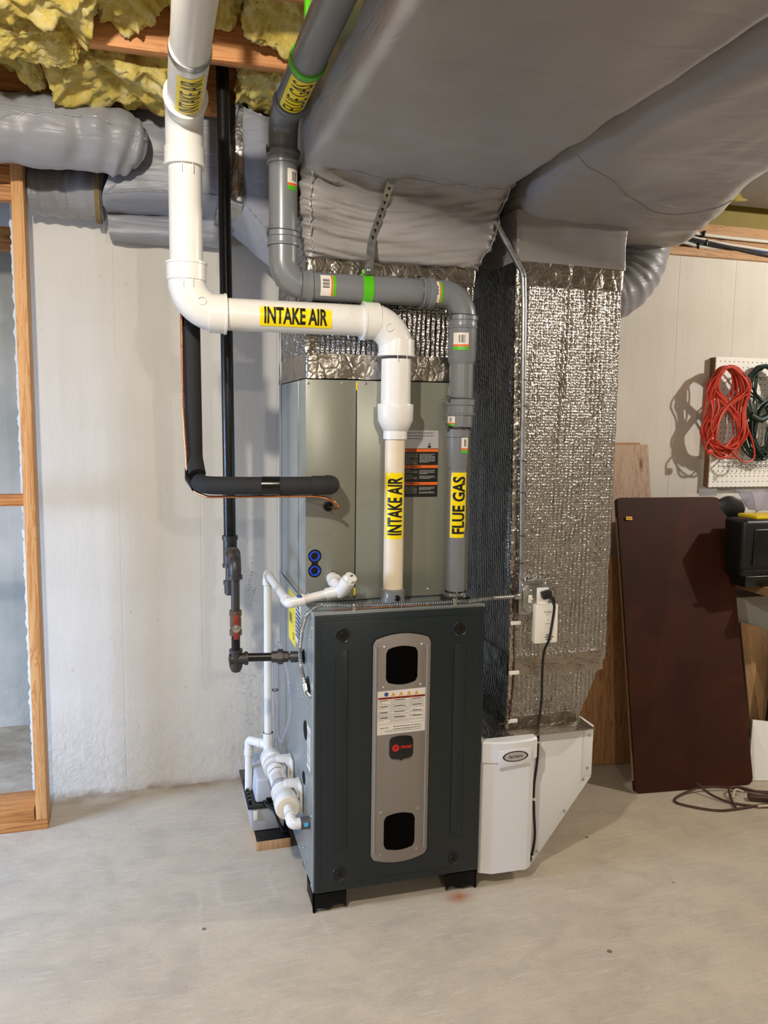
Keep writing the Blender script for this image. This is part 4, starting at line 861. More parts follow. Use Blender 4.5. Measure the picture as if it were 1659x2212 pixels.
run('drop_nipple', (DX, DY, 39.6), (DX, DY, 35.2), .53, 'iron2', GP, 24)
q = MB(); q.lathe((DX, DY, 35.5), (0, 0, -1), [(0, .6), (0, .76), (.7, .76), (.75, .62), (1.0, .7), (2.0, .7), (2.3, .62), (2.4, .76), (3.1, .76), (3.1, .5)], 8); vb = q.build('shutoff_valve', M['brass'], GP)
q = MB(); q.box((DX-.3, DY-.85, 33.6), (DX+.3, DY-.72, 35.1), .05); q.box((DX-.28, DY-.85, 32.0), (DX+.28, DY-.72, 33.3), .05); q.build('red_lever', M['valve'], vb)
q = MB(); q.lathe((DX, DY-.7, 33.4), (0, -1, 0), [(0, .5), (.2, .5), (.22, .3), (.35, .28), (.38, .12), (.45, .1)], 24); q.build('stem_dial', M['chrome'], vb)
run('drop_nipple', (DX, DY, 32.5), (DX, DY, 29.6), .53, 'iron', GP, 24)
q = MB(); q.lathe((DX, DY, 30.6), (0, 0, -1), [(0, .6), (.02, .82), (.35, .82), (.4, .7), (1.6, .7), (1.65, .82), (2.2, .8), (2.8, .55), (3.0, .1)], 24)
q.lathe((DX-.9, DY, 29.35), (1, 0, 0), [(0, .3), (.1, .75), (.2, .68), (1.9, .72), (1.95, .84), (2.35, .84), (2.4, .55)], 24); q.build('bottom_tee', M['iron2'], GP)
hz = 29.45
MB().tube([(-6.6, DY, hz), (-3.0, 8.4, hz)], .53, 20).build('side_nipple', M['iron'], GP)
q = MB(); d = V((3.2, -.6, 0)).normalized(); q.lathe((-3.7, 8.55, hz), d, [(0, .6), (0, .72), (.7, .76), (.75, .98), (1.4, .98), (1.45, .74), (2.1, .68), (2.1, .5)], 8); q.build('union', M['iron2'], GP)
MB().tube([(-1.6, 8.1, hz), (.3, 7.6, hz+.1)], .42, 20).build('side_nipple', M['iron2'], GP)
q = MB(); q.lathe((-1.45, 8.05, hz), (1, -.2, 0), [(0, .5), (0, .68), (.15, .7), (1.3, .7), (1.35, .62), (1.35, .4)], 24); q.build('coupling', M['iron2'], GP)

# ------------------------------------------------------------------ refrigerant lines
SL = thing('suction_line', (-6, 5, 50), 'thick black foam-insulated refrigerant pipe bending into the tan coil cabinet', 'pipe')
q = MB(); q.tube(fillet([(-13.0, 8, 108), (-12.85, 8, 70), (-12.75, 8.2, 54.2), (-12.5, 6.6, 52.4)], 1.5, 6), .98, 28); q.build('foam_sleeve', M['foam'], SL)
q = MB(); q.tube(spline([(-12.3, 6.2, 51.5), (-11.4, 4.6, 51.3), (-8, 3.2, 51.3), (-3, 2.0, 51.35), (.4, 1.5, 51.4)], 8), 1.03, 28); q.build('foam_sleeve', M['foam'], SL)
q = MB(); q.tube(fillet([(.0, 1.55, 51.4), (2.15, 1.2, 51.45), (2.7, 5.5, 51.2)], 1.25, 10), 1.10, 28); q.build('foam_elbow', M['foam'], SL)
q = MB(); q.tube([p for p in spline([(-12.3, 6.2, 51.5), (-11.4, 4.6, 51.3), (-8, 3.2, 51.3), (-3, 2.0, 51.35), (.4, 1.5, 51.4)], 8) if -5.9 < p.x < -3.4], 1.09, 28); q.build('tape_wrap', M['tapeb'], SL)
q = MB(); q.lathe((-12.9, 8, 71.3), (0, 0, -1), [(0, .98), (0, 1.02), (2.0, 1.02), (2.0, .98)], 28); q.build('tape_wrap', M['tapeb'], SL)
q = MB(); q.tube([(-13.2, 7.9, 53.0), (-12.9, 7.2, 52.0), (-12.5, 6.2, 50.9)], [.7, 1.04, .75], 20); q.build('corner_tape', M['tapeb'], SL)
q = MB(); q.tube(fillet([(-14.0, 7.5, 108), (-13.95, 7.5, 60), (-13.5, 7.2, 50.6), (-11.5, 5.2, 49.9), (-8, 3.4, 50.05), (-4, 2.3, 50.15), (.6, 1.7, 50.15), (2.6, 1.3, 49.7), (3.3, 2.1, 48.5), (2.75, 5.6, 48.5)], 2.2, 8), .155, 14)
q.build('liquid_line', M['copper'], tag=('thin bright copper tube running along the underside of the black foam pipe', 'pipe'))

# ------------------------------------------------------------------ condensate drain
CDn = thing('condensate_drain', (-2.6, 12, 10), 'thin white PVC drain pipe running down behind the furnace side', 'pipe')
r4 = .53; kx, ky = -2.65, 20
run('riser', (kx, ky, 37.3), (kx-.02, ky, 13), r4, 'pvc', CDn, 22)
run('return_run', (kx, ky, 37.7), (-2.45, 3.5, 37.5), r4, 'pvc', CDn, 22)
run('cross_run', (-2.3, 3, 37.5), (2.8, 2.7, 38.6), r4, 'pvc', CDn, 22)
def sm_elbow(P, par=CDn, r=.63, rh=.7, mat='pvc'):
    q = MB(); P = [V(p) for p in P]; q.tube(fillet(P, .6, 8), r, 22)
    for e, o in ((P[0], P[1]), (P[-1], P[-2])):
        d = (e-o).normalized(); q.lathe(e-d*.75, d, [(0, r-.05), (.05, rh-.02), (.75, rh), (.75, r4)], 22)
    return q.build('elbow', M[mat], par)
sm_elbow([(kx, ky, 36.2), (kx, ky, 37.7), (kx+.01, ky-1.5, 37.7)])
ce = sm_elbow([(-2.48, 5.0, 37.5), (-2.45, 3, 37.45), (-.6, 2.9, 37.85)])
q = MB(); q.box((-1.6, 2.2, 38.3), (-1.0, 2.9, 38.45), .05); q.build('sticker', M['bluel'], ce)
q = MB(); q.tube([(3.35, 5.7, 39.7), (3.35, 4.2, 39.5)], .8, 22); q.tube([(3.35, 4.2, 39.45), (3.5, 2.4, 38.9)], .68, 22); q.lathe((3.35, 4.7, 39.6), (0, -1, 0), [(0, .85), (.25, .9), (.5, .85), (.5, .6)], 22)
q.tube([(1.9, 2.75, 38.4), (3.4, 2.5, 38.75)], .7, 22); q.tube([(3.35, 2.6, 38.3), (3.75, 2.2, 38.9), (4.35, 1.3, 40.3)], [.62, .86, .86], 24)
q.tube([(2.6, 2.6, 38.55), (3.8, 2.3, 38.9)], .72, 20); te = q.build('trap_tee', M['pvc'], CDn)
q = MB(); d = V((.42, -.62, .95)).normalized(); q.lathe((4.3, 1.4, 40.1), d, [(0, .8), (.2, .82), (.25, .7), (.35, .7), (.35, .76), (.8, .76), (.85, .6)], 8); cp = q.build('cleanout_plug', M['pvc'], te)
q = MB(); c0 = V((4.3, 1.4, 40.1))+d*.87; a = d.cross(V((0, 0, 1))).normalized(); b = a.cross(d)
for k in range(5): q.box(c0+a*(-.2+k*.1)-V((.03, .01, .12)), c0+a*(-.2+k*.1)+V((.03, .01, .14)))
q.build('printed_mark', M['black'], cp)
q = MB(); q.tube([(kx, ky, 15), (kx, ky, 12.2), (-2.35, 19.2, 11.9)], .7, 20); q.tube([(kx, ky, 13.2), (kx-.9, ky+.9, 13.2)], .66, 20); q.lathe((kx, ky, 15), (0, 0, -1), [(0, .55), (0, .7), (1.3, .7)], 20); q.build('bottom_tee', M['pvc'], CDn)
sm_elbow([(kx-.7, ky+.6, 13.2), (-4.95, 23.3, 12.8), (-5.0, 23.4, 10.6)])
run('pump_inlet', (-5.0, 23.4, 11.2), (-5.05, 23.5, 5.2), .55, 'pvc', CDn, 20)
# neutraliser
NE = thing('condensate_neutraliser', (-2.3, 13, 9), 'white and clear condensate neutraliser tube bracketed to the left furnace side', 'filter')
a = V((-2.35, 20.0, 11.6)); b = V((-2.2, 5.3, 11.0)); d = (b-a).normalized(); LN = (b-a).length
MB().lathe(a+d*1, d, [(0, 1.12), (LN-2.5, 1.12)], 32).build('clear_body', M['granules'], NE)
q = MB(); q.lathe(a+d*4.6, d, [(0, 1.13), (0, 1.15), (4.2, 1.15), (4.2, 1.13)], 32); lb = q.build('printed_label', M['paper'], NE)
fN = wrapf(a+d*6.5, d, (-.55, 0, .84), (.84, 0, .55), 1.17); from2d(text2d('neutralizer', .42, .8, sub=2), lambda c: wrapf(a+d*6.0, V((-.3, 0, 0))+d*0+V((0, 0, 0)) if 0 else d, (-.3, 0, .95), (.95, 0, .3), 1.17)(V((-c.y, c.x, c.z))), .01).build('lettering', M['black'], lb, 60, fix=False)
from2d(merge2d([(grid2d(.05, 1.5, 1, 6), .7+.22*k, -.1) for k in range(10)]), wrapf(a+d*6.5, d, (-.3, 0, .95), (.95, 0, .3), 1.17), .01).build('small_print', M['grayp'], lb, 60, fix=False)
q = MB(); q.lathe(a, d, [(-.1, .6), (.1, 1.1), (.4, 1.45), (.5, 1.52), (2.2, 1.52), (2.3, 1.4), (2.7, 1.4), (2.75, 1.15)], 36); q.build('end_cap', M['pvc'], NE)
q = MB(); q.lathe(b, -d, [(0, 1.0), (0, 1.5), (.2, 1.56), (1.8, 1.54), (2.0, 1.4), (3.6, 1.38), (3.6, 1.15)], 36); q.lathe(b, d, [(0, 1.35), (.03, 1.2), (-.1, .6), (.3, .55)], 36); fc = q.build('end_cap', M['pvc'], NE)
MB().lathe(b+d*.02, d, [(0, 1.46), (.1, 1.42), (.12, .9), (.02, .85), (.02, .6)], 36).build('cap_face', M['cone'], fc)
for s in (3.6, 10.6):
    p = a+d*s; q = MB(); q.lathe(p, d, [(0, 1.15), (0, 1.5), (.7, 1.5), (.7, 1.15)], 32)
    q.prism([(-2.1, p.z+1.2), (-2.1, p.z+1.75), (-.06, p.z+1.75), (-.06, p.z-1.9), (-.55, p.z-1.9), (-.62, p.z+.3), (-1.0, p.z+1.0)], 1.3, Matrix.Translation((0, p.y-1.3, 0)), .07)
    q.box((-.4, p.y-2.6, p.z-1.9), (-.06, p.y+.3, p.z+1.7), .08)
    br = q.build('bracket', M['pvc'], NE); screw((-.4, p.y-1.9, p.z-.2), (-1, 0, 0), br, .22)
q = MB(); q.tube(fillet([b+d*-.1, b+d*1.5, (-2.1, 3.0, 10.4), (-1.2, 2.85, 10.2)], .6, 8), .56, 22); q.lathe(b+d*.5, d, [(0, .66), (1.2, .66), (1.2, .5)], 20); q.build('outlet_pipe', M['pvc'], NE)
q = MB(); q.tube(fillet([(-2.15, 3.9, 10.7), (-2.1, 2.9, 10.15), (-.9, 2.85, 10.15)], .5, 6), .68, 22); q.build('outlet_elbow', M['pvc'], NE)
q = MB(); q.lathe((-1.1, 2.85, 10.15), (1, 0, 0), [(0, .55), (0, .74), (1.08, .74)], 24); hs = q.build('rubber_coupling', M['flue_d'], NE)
from2d(grid2d(.5, .6, 1, 4), wrapf((-.5, 2.85, 10.2), (1, 0, 0), (0, -1, 0), (0, 0, 1), .74), .012).build('sticker', plain('cyan_label', '#4db7d8', .4), hs, fix=False)
# pump and board
WB = thing('pump_board', (-2.3, 22, 0), 'offcut board with black top under the condensate pump', 'board')
MB().box((-4.9, 15.6, 0), (-.15, 30.5, 1.35), .05).build('board', M['ply'], WB); MB().box((-4.86, 15.64, 1.35), (-.19, 30.4, 1.42), .01).build('black_top', M['dlatch'], WB)
CP = thing('condensate_pump', (-3, 23, 1.45), 'grey condensate pump box on the board at the left of the furnace', 'pump')
def taper(lo, hi, ins, bev):
    q = MB(); t = bmesh.new(); bmesh.ops.create_cube(t, size=1); lo = V(lo); hi = V(hi); c = (lo+hi)/2; dd = hi-lo
    for v in t.verts: v.co = V((v.co.x*(dd.x-2*ins*(v.co.z > 0)), v.co.y*(dd.y-2*ins*(v.co.z > 0)), v.co.z*dd.z))+c
    bmesh.ops.bevel(t, geom=t.edges[:], offset=bev, segments=3, affect='EDGES', profile=.5); q.add(t); return q
tk = taper((-5.2, 18.4, 1.45), (-.7, 30, 5.0), -.25, .12).build('tank', M['pumpd'], CP)
MB().box((-5.75, 17.9, 4.9), (-.6, 30.4, 5.25), .08).build('black_rim', M['dlatch'], CP)
cv = taper((-4.6, 19.0, 5.2), (-1.0, 29.5, 8.6), .25, .35).build('motor_cover', M['pumpg'], CP)
q = MB()
for k in range(7): q.box((-5.55, 19+k*1.1, 5.2), (-5.1, 19.6+k*1.1, 5.75), .05)
q.build('vent_slots', M['dlatch'], cv)
MB().box((-3.1, 18.9, 5.35), (-2.3, 19.05, 5.9), .05).build('outlet', M['dlatch'], cv)
MB().box((-4.95, 18.05, 3.2), (-4.4, 18.2, 4.6), .03).build('latch_tab', M['pvc'], CP)
q = MB(); q.tube(spline([(-3.4, 18.9, 5.5), (-3.2, 17.8, 5.4), (-2.3, 17.2, 4.9), (-1.7, 16.9, 3.2), (-1.1, 16.6, 1.9), (-.4, 17.0, 1.7)], 8), .17, 10); q.tube(spline([(-3.0, 18.9, 5.5), (-2.8, 17.6, 5.2), (-2.0, 17.1, 4.4), (-1.4, 16.9, 2.8), (-.6, 17.2, 1.8)], 8), .13, 10)
q.build('pump_cord', M['rubber'], CP)
for k, (P, lab) in enumerate((([(-1.7, 20.5, 27), (-1.7, 20.3, 22), (-1.5, 20, 17), (-1.35, 20, 14.6), (-1.1, 19, 13.9), (-.8, 17.8, 15), (-.4, 15.2, 19), (-.35, 15.5, 22.5), (-.6, 18, 26), (-1.2, 20, 28)], 'clear vinyl tube looping down beside the white drain riser'),
                           ([(-1.35, 21, 27), (-1.3, 21, 21), (-1.35, 21, 16), (-1.6, 21.3, 12), (-2, 22, 8.4)], 'clear vinyl tube running straight down to the grey pump'))):
    q = MB(); q.tube(spline(P, 10), .16, 12); q.build('clear_tube', M['clear'], tag=(lab, 'tube', 'clear drain tubes'))
for z in (25.3, 20.9):
    q = MB(); q.tube([(-1.55+.42*math.cos(a), 20.6+.5*math.sin(a), z) for a in [k*math.pi/8 for k in range(16)]], .07, 6, closed=True); q.build('cable_tie', M['rubber'], tag=('black tie around the clear tubes, the %s of two' % ('upper' if z > 22 else 'lower'), 'tie', 'ties on the clear tubes'))

# ------------------------------------------------------------------ electrical
AC = thing('armored_cable', (10, .5, 37), 'ribbed metal armoured cable running along the furnace top edge to the switch box', 'cable')
P = fillet([(26.4, 2.6, 36.95), (22.5, 1.3, 37.2), (19, .75, 37.1), (10, .55, 37.25), (5, .6, 37.35), (2.2, .6, 37.6), (.6, .9, 37.6), (-.45, 2.2, 36.2), (-.7, 4.2, 33.8), (-.75, 5.3, 31.2), (-.7, 4.8, 29.2), (-.6, 3.5, 28.1), (-.5, 2.9, 27.2)], 1.6, 6); PP = []
for a, b in zip(P, P[1:]):
    n_ = max(1, int((b-a).length/.075)); PP += [a.lerp(b, k/n_) for k in range(n_)]
q = MB(); q.tube(PP, 1, 10, rf=lambda i: 0.225+.05*(1 if i % 4 < 2 else -1)); q.build('armour', M['steel'], AC)
q = MB(); q.tube([(-.5, 3.0, 27.5), (-.45, 2.4, 26.6), (-.1, 2.2, 26.2)], .34, 16); q.lathe((-.5, 2.3, 27.0), (0, -1, .2), [(0, .12), (.7, .12)], 8); q.build('connector', M['chrome'], AC)
q = MB(); q.lathe((26.0, 2.5, 36.95), (1, .25, 0), [(0, .3), (0, .42), (.5, .45), (.5, .55), (.8, .55), (.8, .3)], 12); q.build('connector', M['chrome'], AC)
for x in (4.8, 17.3): MB().box((x-.25, .2, 36.8), (x+.25, .85, 37.6), .06).build('strap', M['chrome'], AC)
jy = 2.6
JB = thing('switch_box', (29, 3.4, 34.4), 'galvanised square switch and outlet box mounted on the foil return duct', 'switch')
MB().box((26.9, jy+.1, 34.5), (31.2, jy+1.6, 38.8), .18).build('box', M['steel'], JB)
q = MB(); q.box((26.85, jy, 34.45), (31.25, jy+.12, 38.85), .08, 3); jc = q.build('cover', M['steel'], JB)
o8 = [(27.9, 34.8), (30.5, 34.8), (30.9, 35.5), (30.9, 37.7), (30.4, 38.45), (27.9, 38.45), (27.25, 37.8), (27.25, 35.5)]
MB().prism(o8, .3, Matrix.Translation((0, jy-.28, 0)), .12).build('raised_cover', M['steel'], jc)
for x, z in ((27.2, 38.4), (30.4, 38.5), (27.2, 34.9)): screw((x, jy-.02, z), (0, -1, 0), jc, .14)
for x, z in ((28.25, 37.7), (28.2, 35.5)): screw((x, jy-.3, z), (0, -1, 0), jc, .13)
MB().box((28.0, jy-.38, 36.1), (28.5, jy-.28, 37.1), .04).build('toggle_plate', M['plast'], jc); q = MB(); q.box((28.12, jy-.85, 36.55), (28.4, jy-.3, 36.8), .05); q.build('toggle', M['plast'], jc)
ot = MB().box((29.15, jy-.42, 35.6), (30.75, jy-.28, 38.0), .06).build('outlet', M['plast'], jc)
q = MB(); q.box((29.4, jy-.45, 36.35), (29.75, jy-.42, 36.6)); q.box((29.9, jy-.45, 36.35), (30.25, jy-.42, 36.6)); q.build('buttons', M['paper'], ot)
PC = thing('power_cord', (30.5, 3, 0), 'black power cord plugged into the outlet and clipped down the white boot', 'cord')
q = MB(); q.box((29.55, jy-1.5, 36.75), (30.75, jy-.45, 37.7), .14, 2, Matrix.Rotation(-.25, 3, 'Y')); q.tube([(30.5, jy-1.1, 37.1), (30.95, jy-1.3, 36.7), (31.05, jy-1.35, 36.0)], [.36, .3, .2], 12); q.build('plug', M['rubber'], PC)
q = MB(); q.tube(spline([(31.0, jy-1.3, 36.6), (31.15, jy-1.3, 35.6), (31.0, jy-1.3, 34), (30.55, jy-1.4, 31.5), (30.3, jy-.6, 29.5), (30.6, 2.8, 26), (30.7, 2.9, 23), (30.3, 2.7, 20), (29.9, 1.9, 17.8), (29.9, 1.95, 15), (29.6, 2.0, 11.5), (29.75, 2.0, 8), (30.0, 2.0, 4.8), (29.7, 1.95, 2.4), (29.2, 1.9, 1.2), (28.2, 2.2, .7)], 8), .165, 12); q.build('cable', M['rubber'], PC)
for x, z in ((29.9, 17.6), (29.65, 9.9), (29.7, 1.9)):
    q = MB(); q.box((x-.6, 1.9, z-.17), (x+.22, 2.0, z+.17), .04); q.lathe((x, 1.95, z-.16), (0, 0, 1), [(0, .24), (.32, .24)], 12); c_ = q.build('cable_clip', M['clear'] if 0 else M['plast'], PC); screw((x-.4, 1.88, z), (0, -1, 0), c_, .1)
CO = thing('alarm', (30.4, 1.8, 30.8), 'white plug-in carbon monoxide alarm hanging below the outlet', 'alarm')
taper((28.65, jy-1.25, 30.9), (31.85, jy-.1, 35.95), .04, .22).build('case', M['plast'], CO)
q = MB()
for z, w_ in ((32.05, .55), (31.75, .8), (31.45, .55)): q.box((30.3-w_/2+.1, jy-1.3, z-.05), (30.3+w_+.1, jy-1.24, z+.05), .02)
q.build('vent_slots', M['black'], CO)
put(textw('Kidde', .3, 1.0), 30.3, 35.05, 'lettering', 'grayp', CO, jy-1.27); put(grid2d(.5, .05, 1, 1), 30.25, 34.65, 'small_print', 'grayp', CO, jy-1.27); put(grid2d(.7, .05, 1, 1), 30.3, 33.5, 'small_print', 'green', CO, jy-1.27)
t = bmesh.new(); bmesh.ops.create_circle(t, cap_ends=True, segments=12, radius=.06); put(t, 30.3, 34.0, 'indicator', 'door_l', CO, jy-1.27)
q = MB(); q.tube(fillet([(22.6, 3.6, 82.6), (26.4, 3.5, 76.8), (26.6, 3.5, 73), (27.5, 3.5, 39.0)], 2.5, 10), .36, 20)
cdt = q.build('conduit', M['steel'], tag=('thin steel conduit bending down the foil duct to the switch box', 'conduit'))
for z, dx in ((76.4, 26.45), (60.8, 27.0), (64, 26.9), (54, 27.15), (50, 27.25), (44.5, 27.38), (41, 27.45)):
    q = MB(); q.lathe((dx-.0, 3.5, z), (0, 0, 1), [(0, .36), (0, .40), (.12, .40), (.12, .36)], 16); q.build('cable_tie', M['rubber'], cdt)
MB().box((26.3, 3.35, 60.6), (27.8, 3.95, 61.2), .05).build('strap', M['steel'], cdt)
q = MB(); q.lathe((27.5, 3.5, 39.6), (0, 0, -1), [(0, .37), (0, .5), (.45, .5), (.5, .62), (.8, .62), (.8, .4)], 12); q.build('connector', M['chrome'], cdt)
q = MB(); q.tube(spline([(27.7, 3.7, 45), (27.3, 3.4, 42), (26.7, 3.5, 39.6), (26.6, 3.7, 36), (26.85, 3.8, 33), (27.0, 3.8, 29), (27.1, 3.8, 26), (26.8, 3.8, 22.5), (26.4, 3.6, 20.2), (25.2, 4, 19.7)], 8), .11, 8)
tw = q.build('thermostat_wire', M['brownc'], tag=('thin brown control wire clipped down the left edge of the foil duct', 'wire'))
for z in (33.2, 26.6, 20.1): MB().box((26.3, 3.5, z-.25), (27.7, 3.85, z+.25), .08).build('wire_clip', M['plast'], tw)
q = MB(); q.tube(spline([(2.0, .5, 37.0), (5, .4, 37.05), (9, .5, 37.0), (14, .5, 36.98)], 4), .06, 6); q.build('low_voltage_wire', M['copper'], tag=('thin brown wire lying under the armoured cable on the furnace edge', 'wire'))

# ------------------------------------------------------------------ air cleaner and return boot
AF = thing('air_cleaner', (25, 12, 1.6), 'white media air cleaner cabinet squeezed between furnace and boot, oval badge on top', 'air cleaner')
MB().box((21.25, .9, 1.9), (28.9, 26, 19.0), .06).build('cabinet', M['white'], AF)
q = MB(); sec = [(21.3, .9), (21.3, .35), (22.9, -.35), (27.6, -.5), (28.5, .1), (28.5, .9)]
A = [q.b.verts.new((x, y, 1.75)) for x, y in sec]; B = [q.b.verts.new((x, y, 17.6)) for x, y in sec]; q.skin([A, B]); bmesh.ops.bevel(q.b, geom=q.b.edges[:], offset=.07, segments=2, affect='EDGES')
ad = q.build('door', M['white'], AF)
q = MB(); A = []
for z, g in ((16.6, .0), (16.65, .25), (19.1, .25), (19.3, .05)):
    A.append([q.b.verts.new(p) for p in ((21.25-g*.2, .9, z), (21.25-g*.2, .25-g, z), (22.9, -.35-g, z+.0), (25.2, -.62-g, z), (27.6, -.45-g, z), (28.6+g*.3, .0-g, z), (28.6+g*.3, .9, z))])
q.skin(A); hd = q.build('handle_hood', M['white'], ad)
q = MB(); f = lambda y: y
q.prism([(23.1, 16.1), (27.6, 16.35), (27.6, 18.35), (23.1, 18.3)], .16, Matrix.Translation((0, -.98, 0)), .07); hb = q.build('handle_plate', M['white'], hd)
def ell(rx, rz, n=40): return [(25.35+rx*math.cos(2*math.pi*k/n), 17.45+rz*math.sin(2*math.pi*k/n)) for k in range(n)]
e1_ = MB().prism(ell(1.72, .68), .05, Matrix.Translation((0, -1.02, 0))).build('badge', M['dlatch'], hb)
MB().prism(ell(1.52, .56), .05, Matrix.Translation((0, -1.035, 0))).build('badge_field', M['silverl'], e1_); MB().prism([(x*.9+2.535, z*.9+1.745) for x, z in ell(1.52, .56)], .05, Matrix.Translation((0, -1.04, 0))).build('badge_field', M['silverl'], e1_)
put(textw('Aprilaire', .5, 1.9, bold=.012), 25.35, 17.42, 'brand_lettering', 'black', e1_, -1.05)
BT = thing('return_boot', (34, 14, .6), 'white sheet-metal return boot with sloped lower edge, right of the air cleaner', 'duct')
bp = [(28.9, .7), (29.5, .45), (38.0, 11.9), (38.1, 19.05), (28.9, 19.05)]
MB().prism(bp, 24.5, Matrix.Translation((0, 2.1, 0)), .06).build('boot_body', M['white'], BT)
MB().box((36.7, 2.02, 12.2), (38.0, 2.12, 18.9), .03).build('end_flange', M['white'], BT)
for x, z in ((37.5, 17.8), (37.35, 13.2), (36.8, 11.7), (34.2, 7.6), (30.4, 2.4), (29.3, 2.2), (32, 19.08)):
    if z < 19: screw((x, 2.0, z), (0, -1, 0), BT, .16)
q = MB(); q.box((22.2, .95, 19.0), (37.6, 24, 19.12), .02)
for v in q.b.verts: v.co.z += .0
q.build('top_flange', M['tape'], BT)

# ------------------------------------------------------------------ things against the right-hand wall
def slab(name, c, th, mat, tag, rc=None, edge=None):
    # c: bottom-left, bottom-right, top-right, top-left (front face); thickness goes away from the viewer
    c = [V(p) for p in c]; ux = (c[1]-c[0]); uz = (c[3]-c[0]); n_ = ux.cross(uz).normalized()
    if n_.y < 0: n_ = -n_
    def P(u, v): return c[0].lerp(c[1], u).lerp(c[3].lerp(c[2], u), v)
    Lx, Lz = ux.length, uz.length; out = []
    rc = rc or (0, 0, 0, 0)
    for (u, v, su, sv, r, a0) in ((0, 0, 1, 1, rc[0], math.pi), (1, 0, -1, 1, rc[1], 1.5*math.pi), (1, 1, -1, -1, rc[2], 0), (0, 1, 1, -1, rc[3], .5*math.pi)):
        if r == 0: out.append((u, v)); continue
        for k in range(7):
            a = a0+math.pi/2*k/6; out.append((u+su*r/Lx+r/Lx*math.cos(a), v+sv*r/Lz+r/Lz*math.sin(a)))
    q = MB(); A = [q.b.verts.new(P(u, v)) for u, v in out]; B = [q.b.verts.new(P(u, v)+n_*th) for u, v in out]
    q.skin([A, B]); 
    if edge is None: return q.build(name, M[mat], tag=tag)
    o = q.build(name, M[mat], tag=tag); e = MB(); t_ = .12
    e.skin([[e.b.verts.new(c[0].lerp(c[3], v)+x) for x in (n_*(th*.45)-ux.normalized()*t_, n_*(th*.45)+ux.normalized()*.05, n_*(th*.8)+ux.normalized()*.05, n_*(th*.8)-ux.normalized()*t_)] for v in (.04, .93)])
    e.build('raw_edge', M[edge], o); return o
tb = slab('table_top', [(55.6, 17.3, .1), (76.4, 15.4, .1), (79.3, 29.6, 46.2), (57.0, 29.0, 46.4)], 1.1, 'brown', ('dark brown table top leaning on end in front of the boards', 'board'), (.6, 1.2, 3.0, .6), 'tan')
q = MB(); s = V((58.6, 28.35, 42.6)); dv = V((.2, -.262, -.96))
q.skin([[q.b.verts.new(p) for p in ((58.2, 28.0, 43.3), (59.3, 28.0, 43.3), (59.35, 27.85, 42.75), (58.15, 27.85, 42.75))], [q.b.verts.new(V(p)+V((0, -.06, 0.02))) for p in ((58.2, 28.0, 43.3), (59.3, 28.0, 43.3), (59.35, 27.85, 42.75), (58.15, 27.85, 42.75))]])
slb = q.build('size_sticker', M['yel'], tb)
put(text2d('1760A', .3, .8, bold=.02), 58.75, 43.05, 'lettering', 'orange', slb, 27.8)
slab('board', [(59.0, 31.5, .1), (71.0, 31.5, .1), (67.7, 36.8, 55.0), (56.5, 36.8, 55.0)], .8, 'plank_pale', ('pale weathered board rising behind the brown table top, knots at its foot', 'board'))
slab('board', [(57.6, 33.0, .1), (67.5, 33.0, .1), (66.8, 37.9, 55.3), (56.0, 37.9, 55.3)], .6, 'plank_red', ('brown board whose top edge just shows behind the pale weathered board', 'board'))
slab('board', [(47.5, 29.6, .1), (61.4, 27.6, .1), (59.0, 31.0, 36), (47, 31.0, 36)], .9, 'plank_red', ('reddish cedar board standing between the foil duct and the brown table top', 'board'))
q = MB(); q.box((55.4, 31.2, .1), (56.6, 32.2, 40), .06, 2, Matrix.Rotation(-.03, 3, 'X')); q.build('batten', M['ply'], tag=('narrow upright batten in the gap left of the table top', 'board'))
# pegboard
PB = thing('pegboard', (88, 37.5, 47.2), 'white pegboard panel on battens, fixed to the right-hand wall', 'pegboard')
MB().box((81.1, 36.9, 47.2), (105, 37.15, 71.0)).build('panel', M['peg'], PB)
q = MB(); q.box((81.15, 37.15, 47.3), (82.3, 38.6, 70.9)); q.box((81.15, 37.15, 69.8), (105, 38.6, 70.9)); q.box((103, 37.15, 47.3), (105, 38.6, 70.9)); q.build('batten', M['pegs'], PB)
MB().box((82.0, 36.87, 48.4), (82.8, 36.9, 49.2), 0, 1, Matrix.Rotation(.6, 3, 'Y')).build('price_sticker', M['silverl'], PB)
HK = thing('hook_rail', (88, 36, 51), 'silver wire hook rail on the lower pegboard, under the cord coils', 'hooks')
q = MB(); q.tube([(83.2, 36.4, 52.2), (96, 36.4, 52.2)], .07, 8); q.tube([(83.2, 36.4, 51.4), (96, 36.4, 51.4)], .07, 8)
for k in range(12):
    x = 83.4+k*1.05; q.tube(spline([(x, 36.8, 52.6), (x, 36.3, 52.3), (x, 36.2, 51.2), (x, 35.6, 50.7), (x, 35.1, 51.1)], 5), .06, 6)
q.build('wire_rail', M['chrome'], HK)
